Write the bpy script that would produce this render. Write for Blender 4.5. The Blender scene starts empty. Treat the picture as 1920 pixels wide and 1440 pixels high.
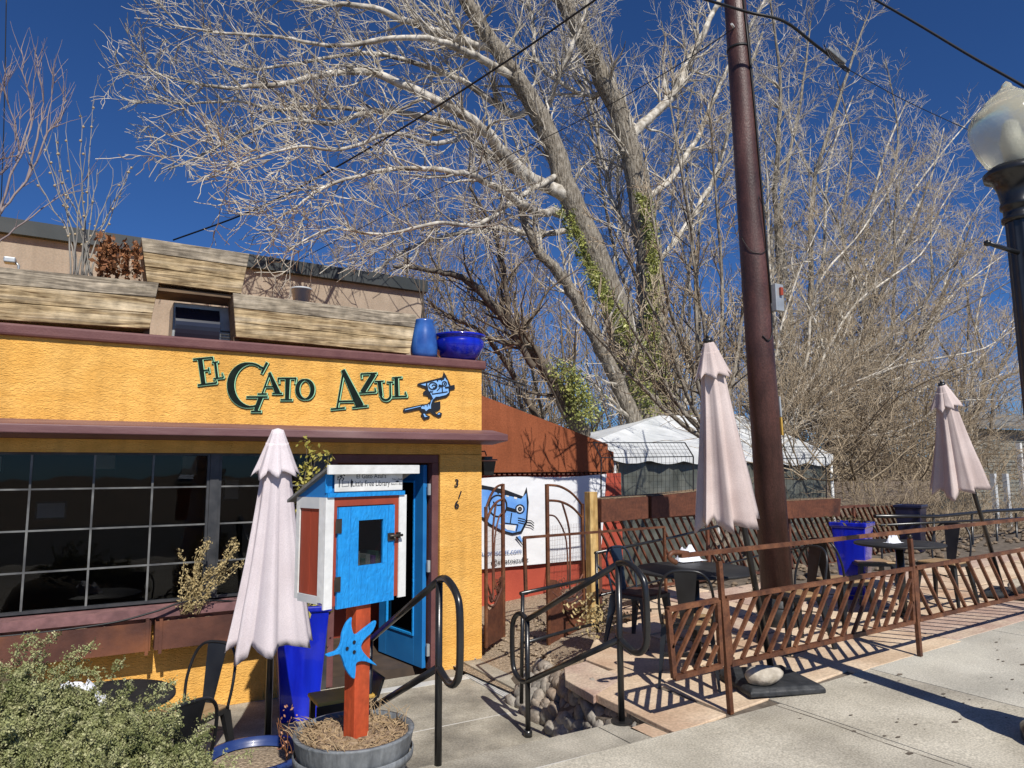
import bpy, math, random
from mathutils import Vector as V, Matrix
R=random.Random(7)
sc=bpy.context.scene; COL=sc.collection
rad=math.radians
# ---------------- camera model (level street, camera looks 30 deg right of the facade normal)
FPX=1331.0;H=1.62
_y,_p,_r=rad(30),rad(6.9),rad(-0.35)
CF=V((math.sin(_y)*math.cos(_p),math.cos(_y)*math.cos(_p),math.sin(_p)))
_rt=V((math.cos(_y),-math.sin(_y),0));_up=_rt.cross(CF)
CR=_rt*math.cos(_r)+_up*math.sin(_r);CU=-_rt*math.sin(_r)+_up*math.cos(_r)
CP=V((0,0,H))
def ray(px,py): return CF+CR*((px-960)/FPX)-CU*((py-720)/FPX)
def PY(px,py,y): d=ray(px,py); return CP+d*(y/d.y)
def PZ(px,py,z): d=ray(px,py); return CP+d*((z-H)/d.z)
def PX(px,py,x): d=ray(px,py); return CP+d*(x/d.x)
def PD(px,py,dep): return CP+ray(px,py)*dep
def PP(px,py,p0,n): d=ray(px,py); return CP+d*((p0-CP).dot(n)/d.dot(n))
def gz(x): return 0.035*max(0.0,x-3.4)      # the pavement climbs gently to the right
cam=bpy.data.cameras.new('camera');camo=bpy.data.objects.new('camera',cam);COL.objects.link(camo)
cam.sensor_width=36;cam.lens=FPX/1920*36;cam.clip_end=2000;cam.clip_start=.05
m=Matrix((CR,CU,-CF)).transposed().to_4x4();m.translation=CP;camo.matrix_world=m
sc.camera=camo
# ---------------- light
SD=V((0.175,0.97,-0.985)).normalized()
EL=math.asin(-SD.z)
sun=bpy.data.lights.new('sun','SUN');sun.energy=5.0;sun.angle=rad(.5);sun.color=(1,.955,.88)
so=bpy.data.objects.new('sun',sun);COL.objects.link(so);so.rotation_euler=SD.to_track_quat('-Z','Y').to_euler()
w=bpy.data.worlds.new('World');sc.world=w;w.use_nodes=True
nt=w.node_tree;nt.nodes.clear()
sk=nt.nodes.new('ShaderNodeTexSky');sk.sky_type='NISHITA';sk.sun_disc=False;sk.sun_elevation=EL
sk.sun_rotation=math.atan2(-SD.x,-SD.y);sk.altitude=1600;sk.air_density=1.0;sk.dust_density=.15;sk.ozone_density=3.5
hs=nt.nodes.new('ShaderNodeMixRGB');hs.blend_type='MULTIPLY';hs.inputs[0].default_value=1;hs.inputs[2].default_value=(.50,.88,1.42,1)
bg=nt.nodes.new('ShaderNodeBackground');bg.inputs[1].default_value=.058
ou=nt.nodes.new('ShaderNodeOutputWorld')
nt.links.new(sk.outputs[0],hs.inputs[1]);nt.links.new(hs.outputs[0],bg.inputs[0]);nt.links.new(bg.outputs[0],ou.inputs[0])
sc.view_settings.view_transform='Standard';sc.view_settings.look='None';sc.view_settings.exposure=0
# ---------------- materials
def mat(name,c1,c2=None,rough=.65,metal=0,ns=4.0,bs=None,bd=.3,bdist=.01,stretch=(1,1,1),spec=.4,detail=6,c3=None,coat=0,dist=0,s3=1.3,trans=0,grain=None,streak=0):
    M=bpy.data.materials.new(name);M.use_nodes=True;t=M.node_tree;N=t.nodes;b=N['Principled BSDF']
    b.inputs['Roughness'].default_value=rough;b.inputs['Metallic'].default_value=metal
    b.inputs['Specular IOR Level'].default_value=spec
    if coat:b.inputs['Coat Weight'].default_value=coat;b.inputs['Coat Roughness'].default_value=.05
    if trans:b.inputs['Transmission Weight'].default_value=trans
    tc=N.new('ShaderNodeTexCoord');mp=N.new('ShaderNodeMapping');mp.inputs['Scale'].default_value=stretch
    t.links.new(tc.outputs['Object'],mp.inputs[0])
    if c2:
        n=N.new('ShaderNodeTexNoise');n.inputs['Scale'].default_value=ns;n.inputs['Detail'].default_value=detail;n.inputs['Distortion'].default_value=dist
        t.links.new(mp.outputs[0],n.inputs[0])
        cr=N.new('ShaderNodeValToRGB');cr.color_ramp.elements[0].position=.33;cr.color_ramp.elements[1].position=.68
        cr.color_ramp.elements[0].color=(*c1,1);cr.color_ramp.elements[1].color=(*c2,1)
        t.links.new(n.outputs[0],cr.inputs[0]);out=cr.outputs[0]
        if c3:
            n3=N.new('ShaderNodeTexNoise');n3.inputs['Scale'].default_value=s3;n3.inputs['Detail'].default_value=5
            t.links.new(mp.outputs[0],n3.inputs[0])
            r3=N.new('ShaderNodeMapRange');r3.inputs[1].default_value=.48;r3.inputs[2].default_value=.72;t.links.new(n3.outputs[0],r3.inputs[0])
            mx=N.new('ShaderNodeMixRGB');mx.inputs[2].default_value=(*c3,1)
            t.links.new(r3.outputs[0],mx.inputs[0]);t.links.new(out,mx.inputs[1]);out=mx.outputs[0]
        if streak:
            m2=N.new('ShaderNodeMapping');m2.inputs['Scale'].default_value=(5,5,.35);t.links.new(tc.outputs['Object'],m2.inputs[0])
            ns_=N.new('ShaderNodeTexNoise');ns_.inputs['Scale'].default_value=1.6;ns_.inputs['Detail'].default_value=7;t.links.new(m2.outputs[0],ns_.inputs[0])
            rs_=N.new('ShaderNodeMapRange');rs_.inputs[1].default_value=.42;rs_.inputs[2].default_value=.68;rs_.inputs[3].default_value=1.03;rs_.inputs[4].default_value=1-streak
            t.links.new(ns_.outputs[0],rs_.inputs[0]);ms_=N.new('ShaderNodeMixRGB');ms_.blend_type='MULTIPLY';ms_.inputs[0].default_value=1
            t.links.new(out,ms_.inputs[1]);t.links.new(rs_.outputs[0],ms_.inputs[2]);out=ms_.outputs[0]
        if grain:
            ng=N.new('ShaderNodeTexNoise');ng.inputs['Scale'].default_value=grain[0];ng.inputs['Detail'].default_value=3
            t.links.new(tc.outputs['Object'],ng.inputs[0])
            rg=N.new('ShaderNodeMapRange');rg.inputs[1].default_value=.3;rg.inputs[2].default_value=.7;rg.inputs[3].default_value=1-grain[1];rg.inputs[4].default_value=1+grain[1]*.5
            t.links.new(ng.outputs[0],rg.inputs[0]);mg=N.new('ShaderNodeMixRGB');mg.blend_type='MULTIPLY';mg.inputs[0].default_value=1
            t.links.new(out,mg.inputs[1]);t.links.new(rg.outputs[0],mg.inputs[2]);out=mg.outputs[0]
        t.links.new(out,b.inputs['Base Color'])
    else: b.inputs['Base Color'].default_value=(*c1,1)
    if bs:
        n2=N.new('ShaderNodeTexNoise');n2.inputs['Scale'].default_value=bs;n2.inputs['Detail'].default_value=4;n2.inputs['Distortion'].default_value=dist
        t.links.new(mp.outputs[0],n2.inputs[0])
        bp=N.new('ShaderNodeBump');bp.inputs['Strength'].default_value=bd;bp.inputs['Distance'].default_value=bdist
        t.links.new(n2.outputs[0],bp.inputs['Height']);t.links.new(bp.outputs[0],b.inputs['Normal'])
    return M
K={}
K['stucco']=mat('yellow_stucco',(.80,.42,.095),(.91,.51,.135),.8,ns=2,bs=24,bd=.8,bdist=.019,stretch=(1,1,2.3),spec=.15,dist=1.4,c3=(.72,.375,.085),s3=.9,grain=(70,.08),streak=.14)
K['maroon']=mat('maroon_paint',(.125,.05,.05),(.17,.075,.07),.6,ns=7,bs=60,bd=.5,bdist=.006,spec=.3)
K['maroon_trim']=mat('maroon_trim',(.135,.06,.062),(.19,.095,.095),.55,ns=5,bs=18,bd=.3,stretch=(.4,1,1.5),c3=(.26,.16,.15),s3=2.2)
K['sill']=mat('rose_sill',(.16,.08,.08),(.27,.135,.13),.6,ns=6,bs=20,bd=.3,grain=(20,.2))
K['dark_in']=mat('dark_interior',(.07,.04,.02),(.11,.065,.035),.8,ns=2)
K['in_floor']=mat('interior_floor',(.06,.045,.035),(.1,.07,.05),.6,ns=5)
K['glass']=mat('dark_glass',(.0015,.0015,.002),rough=.015,spec=.2,bs=2.2,bd=.06,bdist=.02)
def seethrough(name,tint,gl):
    M=bpy.data.materials.new(name);M.use_nodes=True;t=M.node_tree;N=t.nodes;N.clear()
    g=N.new('ShaderNodeBsdfGlossy');g.inputs['Roughness'].default_value=.015;tr=N.new('ShaderNodeBsdfTransparent');tr.inputs[0].default_value=(*tint,1)
    mx=N.new('ShaderNodeMixShader');lw=N.new('ShaderNodeFresnel');lw.inputs[0].default_value=gl;oo=N.new('ShaderNodeOutputMaterial')
    tc=N.new('ShaderNodeTexCoord');n=N.new('ShaderNodeTexNoise');n.inputs['Scale'].default_value=2.2;bp=N.new('ShaderNodeBump');bp.inputs['Strength'].default_value=.06;bp.inputs['Distance'].default_value=.02
    t.links.new(tc.outputs['Object'],n.inputs[0]);t.links.new(n.outputs[0],bp.inputs['Height']);t.links.new(bp.outputs[0],g.inputs['Normal'])
    t.links.new(lw.outputs[0],mx.inputs[0]);t.links.new(tr.outputs[0],mx.inputs[1]);t.links.new(g.outputs[0],mx.inputs[2]);t.links.new(mx.outputs[0],oo.inputs[0]);return M
K['winglass']=seethrough('tinted_window_glass',(.68,.69,.69),1.36)
K['frame']=mat('black_window_frame',(.025,.027,.03),(.06,.06,.062),.4,ns=9,spec=.5)
K['lead']=mat('grey_glazing_bar',(.07,.07,.07),(.2,.2,.19),.35,ns=6,spec=.5)
K['doorblue']=mat('blue_door_paint',(.012,.16,.46),(.02,.2,.52),.45,ns=4,bs=30,bd=.08)
K['libblue']=mat('bright_blue_paint',(.012,.25,.66),(.02,.31,.76),.5,ns=7,bs=30,bd=.9,bdist=.010,stretch=(1,1,.4),dist=1.6,spec=.3,grain=(40,.12))
K['white']=mat('white_paint',(.80,.80,.78),(.72,.72,.69),.5,ns=8,bs=30,bd=.25,grain=(25,.08),streak=.1)
K['greyw']=mat('weathered_shaded_white_paint',(.5,.52,.52),(.62,.62,.62),.6,ns=8)
K['redpaint']=mat('barn_red_paint',(.27,.045,.022),(.36,.06,.028),.6,ns=9,bs=25,bd=.4,stretch=(1,1,.25))
K['orange']=mat('orange_post_paint',(.46,.065,.02),(.60,.10,.03),.6,ns=9,bs=30,bd=.6,stretch=(1,1,.3),grain=(30,.2),streak=.25)
K['shingle']=mat('grey_roofing',(.12,.12,.12),(.2,.2,.19),.9,ns=30)
K['redwall']=mat('terracotta_stucco',(.25,.075,.032),(.31,.095,.041),.85,ns=2.5,bs=60,bd=.3,spec=.2,grain=(40,.15),streak=.12)
K['redbrick']=mat('painted_red_block',(.36,.06,.035),(.44,.08,.045),.7,ns=3,bs=30,bd=.3)
K['tan']=mat('tan_stucco',(.36,.285,.21),(.43,.345,.26),.9,ns=3,bs=50,bd=.35,spec=.2,grain=(40,.12),streak=.12)
K['fascia']=mat('dark_fascia',(.03,.036,.036),(.05,.055,.055),.5,ns=3)
K['cobalt']=mat('cobalt_glaze',(.004,.008,.30),(.008,.02,.5),.22,ns=6,coat=.6,streak=.45,bs=6,bd=.08,stretch=(2,2,.4),c3=(.01,.03,.62))
K['bluegl']=mat('mottled_blue_glaze',(.02,.07,.28),(.05,.16,.48),.3,ns=6,coat=.4,bs=12,bd=.1)
K['bowlblue']=mat('dusty_navy_glaze',(.015,.035,.15),(.04,.07,.2),.35,ns=7,coat=.3,bs=12,bd=.1)
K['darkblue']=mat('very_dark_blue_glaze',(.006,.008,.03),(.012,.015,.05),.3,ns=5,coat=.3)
K['rust']=mat('rusty_steel',(.075,.028,.014),(.15,.055,.024),.55,ns=14,bs=60,bd=.2,c3=(.24,.10,.045),s3=5,spec=.45,grain=(60,.3))
K['rustd']=mat('dark_rusted_planter',(.07,.028,.02),(.14,.055,.035),.6,ns=5,bs=40,bd=.2,c3=(.22,.08,.035),s3=3)
K['rustp']=mat('rust_planter_orange',(.09,.032,.018),(.17,.06,.03),.65,ns=5,bs=30,bd=.2,c3=(.05,.02,.014),s3=3,grain=(30,.3))  # rust darkened so its colour carries the dappled shade of the patio
K['polerust']=mat('maroon_steel_pole',(.055,.022,.018),(.095,.038,.030),.45,ns=9,bs=90,bd=.35,c3=(.13,.06,.05),s3=3,spec=.5,stretch=(1,1,.5),grain=(60,.35),streak=.4)
K['black']=mat('black_metal',(.011,.011,.012),(.02,.02,.02),.28,ns=12,spec=.6,bs=50,bd=.06)
K['chair']=mat('gunmetal_chair_paint',(.008,.0085,.010),(.018,.019,.021),.36,ns=8,spec=.5)
K['chairb']=mat('blue_black_chair_paint',(.012,.022,.038),(.02,.034,.055),.38,ns=8,spec=.55)
K['tabletop']=mat('matt_black_tabletop',(.015,.015,.016),(.03,.03,.03),.55,ns=6)
K['rubber']=mat('black_rubber',(.02,.022,.024),(.045,.047,.05),.55,ns=14,bs=12,bd=.6,bdist=.02,spec=.4)
K['woodseat']=mat('plywood_seat',(.3,.19,.09),(.42,.28,.15),.5,ns=6,stretch=(1,7,1))
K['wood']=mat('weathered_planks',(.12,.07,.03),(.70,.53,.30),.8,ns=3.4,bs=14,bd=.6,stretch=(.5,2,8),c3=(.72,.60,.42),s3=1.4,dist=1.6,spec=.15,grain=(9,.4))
K['woodg']=mat('grey_weathered_planks',(.10,.08,.06),(.52,.44,.33),.85,ns=3.8,bs=14,bd=.6,stretch=(.5,2,8),c3=(.55,.46,.33),s3=1.8,dist=1.5,spec=.15,grain=(9,.45))
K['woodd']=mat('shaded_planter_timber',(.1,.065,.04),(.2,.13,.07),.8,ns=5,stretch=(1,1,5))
K['woodpost']=mat('yellow_pine_post',(.42,.24,.07),(.68,.48,.20),.7,ns=5,bs=16,bd=.5,stretch=(4,4,.4),dist=1.0,grain=(12,.3))
K['barrel']=mat('faux_wood_barrel_resin',(.12,.13,.14),(.24,.255,.265),.5,ns=5,bs=18,bd=.4,stretch=(4,4,.35),grain=(30,.2))
K['mulch']=mat('wood_chip_mulch',(.16,.1,.06),(.4,.29,.18),.9,ns=38,bs=45,bd=1,bdist=.03)
K['straw']=mat('dry_straw',(.28,.19,.10),(.52,.38,.22),.8,ns=20)
K['concrete']=mat('worn_concrete',(.45,.41,.325),(.64,.59,.48),.85,ns=2.2,bs=160,bd=.45,bdist=.005,c3=(.30,.27,.22),s3=.9,spec=.15,detail=10,grain=(85,.36))
K['concd']=mat('stained_concrete',(.27,.245,.195),(.52,.475,.385),.8,ns=2.6,bs=120,bd=.4,bdist=.005,c3=(.17,.155,.13),s3=1.7,spec=.2,detail=10,grain=(85,.34))
K['concl']=mat('pale_new_concrete',(.47,.44,.37),(.62,.59,.50),.85,ns=1.6,bs=140,bd=.35,bdist=.004,c3=(.35,.335,.285),s3=1.1,spec=.15,detail=10,grain=(95,.3))
K['joint']=mat('pale_joint_mortar',(.55,.53,.48),(.65,.63,.58),.9,ns=20)
K['grate']=mat('aluminium_grate',(.5,.5,.47),(.62,.62,.6),.5,ns=10,spec=.5)
K['flag']=mat('peach_flagstone',(.58,.43,.29),(.78,.62,.45),.8,ns=2.3,bs=22,bd=.45,bdist=.01,c3=(.50,.33,.22),s3=1.1,spec=.15,detail=9,grain=(50,.22))
K['flag2']=mat('rose_flagstone',(.46,.32,.25),(.60,.45,.36),.8,ns=4,bs=30,bd=.45,c3=(.62,.50,.37),s3=2,spec=.15,grain=(50,.25))
K['dirt']=mat('dirt_ground',(.15,.11,.075),(.25,.19,.13),.95,ns=1.5,bs=9,bd=.8,bdist=.05)
K['gravel']=mat('tan_gravel',(.2,.15,.1),(.55,.43,.3),.9,ns=45,bs=60,bd=1,bdist=.03)
K['cobble']=mat('river_cobble',(.22,.2,.17),(.46,.42,.36),.75,ns=6,bs=20,bd=.5,c3=(.34,.25,.18),s3=2.2,grain=(40,.3))
K['mortar']=mat('rough_mortar',(.1,.08,.06),(.19,.155,.12),.95,ns=12,bs=30,bd=.8)
K['rock']=mat('pale_granite_rock',(.4,.35,.28),(.6,.54,.45),.85,ns=16,bs=16,bd=.7,bdist=.02,c3=(.3,.26,.2),s3=6)
K['asphalt']=mat('asphalt',(.04,.04,.042),(.06,.06,.06),.9,ns=30,bs=90,bd=.3)
K['fabric']=mat('faded_pink_canvas',(.68,.60,.615),(.77,.69,.70),.9,ns=3,bs=260,bd=.25,bdist=.003,spec=.1,c3=(.62,.54,.545),s3=2.5,grain=(140,.12))
K['fabric2']=mat('faded_rose_canvas',(.57,.47,.44),(.67,.565,.53),.9,ns=3,bs=260,bd=.25,bdist=.003,spec=.1,c3=(.52,.42,.39),s3=2.5,grain=(140,.12))
K['bark']=mat('furrowed_grey_bark',(.15,.125,.095),(.42,.375,.305),.9,ns=9,bs=9,bd=1,bdist=.07,stretch=(2.5,2.5,.5),spec=.1,grain=(30,.3))
K['bark_dark']=mat('dark_furrowed_bark',(.09,.075,.06),(.2,.17,.135),.9,ns=7,bs=9,bd=1,bdist=.05,stretch=(2.5,2.5,.6),spec=.1)
K['limb']=mat('pale_cottonwood_bark',(.32,.28,.22),(.74,.69,.60),.8,ns=6,bs=12,bd=.6,bdist=.02,spec=.1,c3=(.12,.10,.08),s3=2.6)  # random dark patches stand in for shaded undersides as well as black bark
K['twig']=mat('pale_twigs',(.35,.30,.235),(.69,.63,.515),.8,ns=2.4,spec=.1)
K['twigtan']=mat('tan_twigs',(.29,.22,.145),(.56,.465,.335),.85,ns=2.0,spec=.1)
K['twigdark']=mat('dark_stems',(.09,.07,.052),(.18,.145,.11),.8,ns=4,spec=.2)
K['twigmauve']=mat('mauve_stems',(.2,.15,.15),(.34,.27,.25),.7,ns=4)
K['twiggrey']=mat('silver_stems',(.2,.185,.165),(.36,.34,.30),.7,ns=4)
K['ivy']=mat('ivy_leaves',(.05,.08,.015),(.50,.50,.14),.5,ns=5,spec=.4)
K['leafy']=mat('yellow_green_leaves',(.2,.19,.03),(.55,.47,.11),.55,ns=9)
K['deadleaf']=mat('dead_brown_leaves',(.16,.06,.025),(.34,.15,.06),.8,ns=14)
K['bud']=mat('tan_buds',(.4,.3,.18),(.5,.4,.25),.8,ns=9)
K['bush']=mat('silvery_juniper_foliage',(.105,.125,.035),(.35,.36,.155),.75,ns=5,c3=(.52,.50,.28),s3=22)
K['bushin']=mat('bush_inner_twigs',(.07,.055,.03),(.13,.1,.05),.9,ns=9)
K['sage']=mat('dry_sage_plant',(.33,.25,.11),(.56,.44,.22),.8,ns=10)
K['tent']=mat('white_tent_vinyl',(.60,.62,.62),(.72,.73,.73),.5,ns=1.5,bs=3,bd=.3,bdist=.03,grain=(3,.12))  # side trim greyed: shade on this side of the box is put into its paint
K['vinyl']=mat('dusty_clear_vinyl',(.06,.066,.056),(.14,.145,.125),.3,ns=3,bs=4,bd=.5,bdist=.03,spec=.6)
K['banner']=mat('white_vinyl_banner',(.74,.75,.77),(.80,.81,.82),.5,ns=2,bs=3.5,bd=.5,bdist=.04)
K['ink']=mat('black_ink',(.012,.014,.02),rough=.5)
K['letter']=mat('dark_green_black_letter',(.006,.011,.009),(.012,.02,.016),.8,ns=12,spec=.1)
K['mint']=mat('mint_outline',(.36,.66,.40),rough=.7,spec=.1)
K['skyb']=mat('light_blue_paint',(.20,.42,.78),(.28,.52,.86),.5,ns=10)
K['blue2']=mat('mid_blue_print',(.10,.28,.72),(.22,.46,.86),.5,ns=4)
K['greyink']=mat('blue_grey_ink',(.2,.27,.45),rough=.6)
K['cable']=mat('black_cable',(.012,.012,.013),rough=.5)
K['galv']=mat('galvanised_metal',(.35,.37,.38),(.5,.52,.52),.4,metal=.4,ns=8)
K['acdark']=mat('dark_ac_cowl',(.012,.015,.03),(.02,.025,.045),.25,ns=3,coat=.4)
K['bronze']=mat('dark_bronze_hardware',(.04,.035,.028),(.08,.065,.05),.4,metal=.5,ns=12)
K['siding']=mat('grey_siding',(.18,.19,.17),(.25,.26,.235),.85,ns=3)
K['napkin']=mat('white_napkin',(.78,.79,.82),(.7,.72,.78),.8,ns=20)
K['book1']=mat('purple_book',(.2,.05,.35),rough=.5);K['book2']=mat('cream_book',(.6,.55,.45),rough=.5);K['book3']=mat('green_book',(.08,.2,.15),rough=.5)
K['yellowp']=mat('mustard_paint',(.45,.27,.05),(.6,.38,.08),.5,ns=5)
def globe_mat():
    M=bpy.data.materials.new('frosted_globe_glass');M.use_nodes=True;t=M.node_tree;b=t.nodes['Principled BSDF']
    b.inputs['Base Color'].default_value=(.86,.85,.70,1);b.inputs['Roughness'].default_value=.16
    b.inputs['Transmission Weight'].default_value=.7;b.inputs['IOR'].default_value=1.3;b.inputs['Specular IOR Level'].default_value=.7
    w_=t.nodes.new('ShaderNodeTexWave');w_.wave_type='BANDS';w_.bands_direction='X';w_.inputs['Scale'].default_value=22;w_.inputs['Distortion'].default_value=2
    n=t.nodes.new('ShaderNodeTexVoronoi');n.inputs['Scale'].default_value=55
    tc=t.nodes.new('ShaderNodeTexCoord');t.links.new(tc.outputs['Object'],n.inputs[0])
    bp=t.nodes.new('ShaderNodeBump');bp.inputs['Strength'].default_value=.25;bp.inputs['Distance'].default_value=.003
    t.links.new(n.outputs[0],bp.inputs['Height']);t.links.new(bp.outputs[0],b.inputs['Normal']);return M
K['globe']=globe_mat()
# ---------------- mesh building
class MB:
    def __init__(s): s.v=[];s.f=[];s.sm=[]
    def add(s,vs,fs,smooth=False):
        o=len(s.v);s.v.extend(vs);s.f.extend([tuple(i+o for i in f) for f in fs]);s.sm.extend([smooth]*len(fs));return s
    def box(s,a,b):
        x0,y0,z0=a;x1,y1,z1=b
        return s.add([V(p) for p in((x0,y0,z0),(x1,y0,z0),(x1,y1,z0),(x0,y1,z0),(x0,y0,z1),(x1,y0,z1),(x1,y1,z1),(x0,y1,z1))],
          [(0,3,2,1),(4,5,6,7),(0,1,5,4),(1,2,6,5),(2,3,7,6),(3,0,4,7)])
    def hexa(s,p): # 8 pts bottom4 top4
        return s.add([V(q) for q in p],[(0,3,2,1),(4,5,6,7),(0,1,5,4),(1,2,6,5),(2,3,7,6),(3,0,4,7)])
    def bar(s,a,b,w,d=None,up=V((0,0,1))):
        a=V(a);b=V(b);d=d or w;t=(b-a).normalized()
        if abs(t.dot(up))>.98: up=V((0,1,0))
        x=t.cross(up).normalized();y=x.cross(t).normalized();q=[]
        for p in(a,b):
            for i,j in((-1,-1),(1,-1),(1,1),(-1,1)): q.append(p+x*(i*w/2)+y*(j*d/2))
        return s.hexa(q)
    def tube(s,pts,rs,n=8,cap=True,smooth=True):
        k=len(pts)
        if not hasattr(rs,'__len__'): rs=[rs]*k
        vs=[];ref=None
        for i in range(k):
            t=(pts[min(i+1,k-1)]-pts[max(i-1,0)])
            if t.length<1e-9:t=V((0,0,1))
            t.normalize()
            if ref is None:
                ref=t.orthogonal().normalized()
            ref=ref-t*ref.dot(t)
            if ref.length<1e-6: ref=t.orthogonal()
            ref.normalize();bi=t.cross(ref)
            for j in range(n):
                a=2*math.pi*j/n;vs.append(pts[i]+(ref*math.cos(a)+bi*math.sin(a))*rs[i])
        fs=[]
        for i in range(k-1):
            for j in range(n):
                j2=(j+1)%n;fs.append((i*n+j,i*n+j2,(i+1)*n+j2,(i+1)*n+j))
        s.add(vs,fs,smooth)
        if cap:
            o=len(s.v)-k*n
            s.f.append(tuple(o+j for j in reversed(range(n))));s.f.append(tuple(o+(k-1)*n+j for j in range(n)));s.sm+= [False,False]
        return s
    def lathe(s,prof,c=(0,0,0),n=32,smooth=True,axis=None):
        c=V(c);vs=[];k=len(prof)
        for r,z in prof:
            for j in range(n):
                a=2*math.pi*j/n;vs.append(c+V((r*math.cos(a),r*math.sin(a),z)))
        fs=[]
        for i in range(k-1):
            for j in range(n):
                j2=(j+1)%n;fs.append((i*n+j,i*n+j2,(i+1)*n+j2,(i+1)*n+j))
        return s.add(vs,fs,smooth)
    def prism(s,pts,off):
        n=len(pts);off=V(off)
        vs=[V(p) for p in pts]+[V(p)+off for p in pts]
        fs=[tuple(range(n)),tuple(reversed(range(n,2*n)))]
        for i in range(n): fs.append((i,(i+1)%n,n+(i+1)%n,n+i))
        return s.add(vs,fs)
    def build(s,name,mt,parent=None,label=None,bevel=0):
        me=bpy.data.meshes.new(name)
        L=parent.matrix_basis.translation if parent else V((0,0,0))
        P=parent
        if parent and parent.parent: L=L+parent.parent.matrix_basis.translation
        me.from_pydata([tuple(v-L) for v in s.v],[],s.f)
        me.polygons.foreach_set('use_smooth',s.sm)
        me.materials.append(K[mt] if isinstance(mt,str) else mt)
        import bmesh
        if len(s.v)<60000:
            bm=bmesh.new();bm.from_mesh(me);bmesh.ops.recalc_face_normals(bm,faces=bm.faces);bm.to_mesh(me);bm.free()
        me.update()
        o=bpy.data.objects.new(name,me);COL.objects.link(o)
        if parent:o.parent=parent
        if label:o['label']=label
        if bevel:
            bv=o.modifiers.new('bevel','BEVEL');bv.width=bevel;bv.segments=2;bv.limit_method='ANGLE'
        return o
def tag(o,label=None,cat=None,group=None,kind=None):
    if label:o['label']=label
    if cat:o['category']=cat
    if group:o['group']=group
    if kind:o['kind']=kind
    return o
def thing(name,label,cat,loc=(0,0,0),group=None):
    o=bpy.data.objects.new(name,None);COL.objects.link(o);o.location=loc;o.empty_display_size=.1
    return tag(o,label,cat,group)
def copy_tree(o,parent=None):
    c=o.copy();COL.objects.link(c)
    if parent:c.parent=parent
    for ch in [x for x in bpy.data.objects if x.parent==o]: copy_tree(ch,c)
    return c
def place(o,loc,rz=0):
    o.location=loc;o.rotation_euler=(0,0,rz)
def struct(o): o['kind']='structure';return o
def cat(pts,sub=5):
    out=[]
    n=len(pts)
    for i in range(n-1):
        p0=pts[max(i-1,0)];p1=pts[i];p2=pts[i+1];p3=pts[min(i+2,n-1)]
        for k in range(sub):
            t=k/sub
            out.append(.5*((2*p1)+(p2-p0)*t+(2*p0-5*p1+4*p2-p3)*t*t+(3*p1-p0-3*p2+p3)*t**3))
    out.append(pts[-1]);return out
def catf(rs,sub=5):
    out=[]
    for i in range(len(rs)-1):
        for k in range(sub): out.append(rs[i]+(rs[i+1]-rs[i])*k/sub)
    out.append(rs[-1]);return out
def text_mesh(s,txt,size,origin,ux,uz,depth=.002,sx=1.0,bold=0.0,align='LEFT'):
    cu=bpy.data.curves.new('t','FONT');cu.body=txt;cu.size=size;cu.extrude=0;cu.offset=bold;cu.align_x=align
    ob=bpy.data.objects.new('t',cu);COL.objects.link(ob)
    dg=bpy.context.evaluated_depsgraph_get();dg.update()
    me=bpy.data.meshes.new_from_object(ob.evaluated_get(dg))
    vs=[V(origin)+ux*(v.co.x*sx)+uz*v.co.y for v in me.vertices]
    s.add(vs,[tuple(p.vertices) for p in me.polygons])
    bpy.data.objects.remove(ob);bpy.data.meshes.remove(me);bpy.data.curves.remove(cu)
X1=V((1,0,0));Z1=V((0,0,1));Y1=V((0,1,0))
#==================================================================== GROUND
LOW=-.44
b=MB();b.add([V(p) for p in((-400,7.6,-.6),(400,7.6,-.6),(400,700,-.6),(-400,700,-.6))],[(0,1,2,3)])
b.add([V(p) for p in((-400,-300,-.62),(400,-300,-.62),(400,7.6,-.62),(-400,7.6,-.62))],[(0,1,2,3)])
struct(b.build('ground','dirt'))
# hillside behind
b=MB();nx,ny=50,8
for j in range(ny+1):
    for i in range(nx+1):
        x=-60+i*4.4;y=45+j*12
        z=-.7+ (j/ny)**.8*11*(.75+.25*math.sin(i*.5))*(min(1,max(0.15,(x+10)/40)))+R.uniform(-.3,.3)
        b.v.append(V((x,y,z)))
for j in range(ny):
    for i in range(nx): b.f.append((j*(nx+1)+i,j*(nx+1)+i+1,(j+1)*(nx+1)+i+1,(j+1)*(nx+1)+i));b.sm.append(True)
struct(b.build('hillside','dirt'))
b=MB();b.add([V(p) for p in((-200,-14,-.17),(200,-14,-.17),(200,-1.2,-.17),(-200,-1.2,-.17))],[(0,1,2,3)])
struct(b.build('street','asphalt'))
def slab(bm,x0,x1,y0,y1,th=.12,g=.005,zf=gz):
    x0+=g;x1-=g;y0+=g;y1-=g
    n=max(1,int((x1-x0)/1.5))
    for i in range(n):
        a=x0+(x1-x0)*i/n;c=x0+(x1-x0)*(i+1)/n
        bm.hexa([(a,y0,zf(a)-th),(c,y0,zf(c)-th),(c,y1,zf(c)-th),(a,y1,zf(a)-th),(a,y0,zf(a)),(c,y0,zf(c)),(c,y1,zf(c)),(a,y1,zf(a))])
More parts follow.
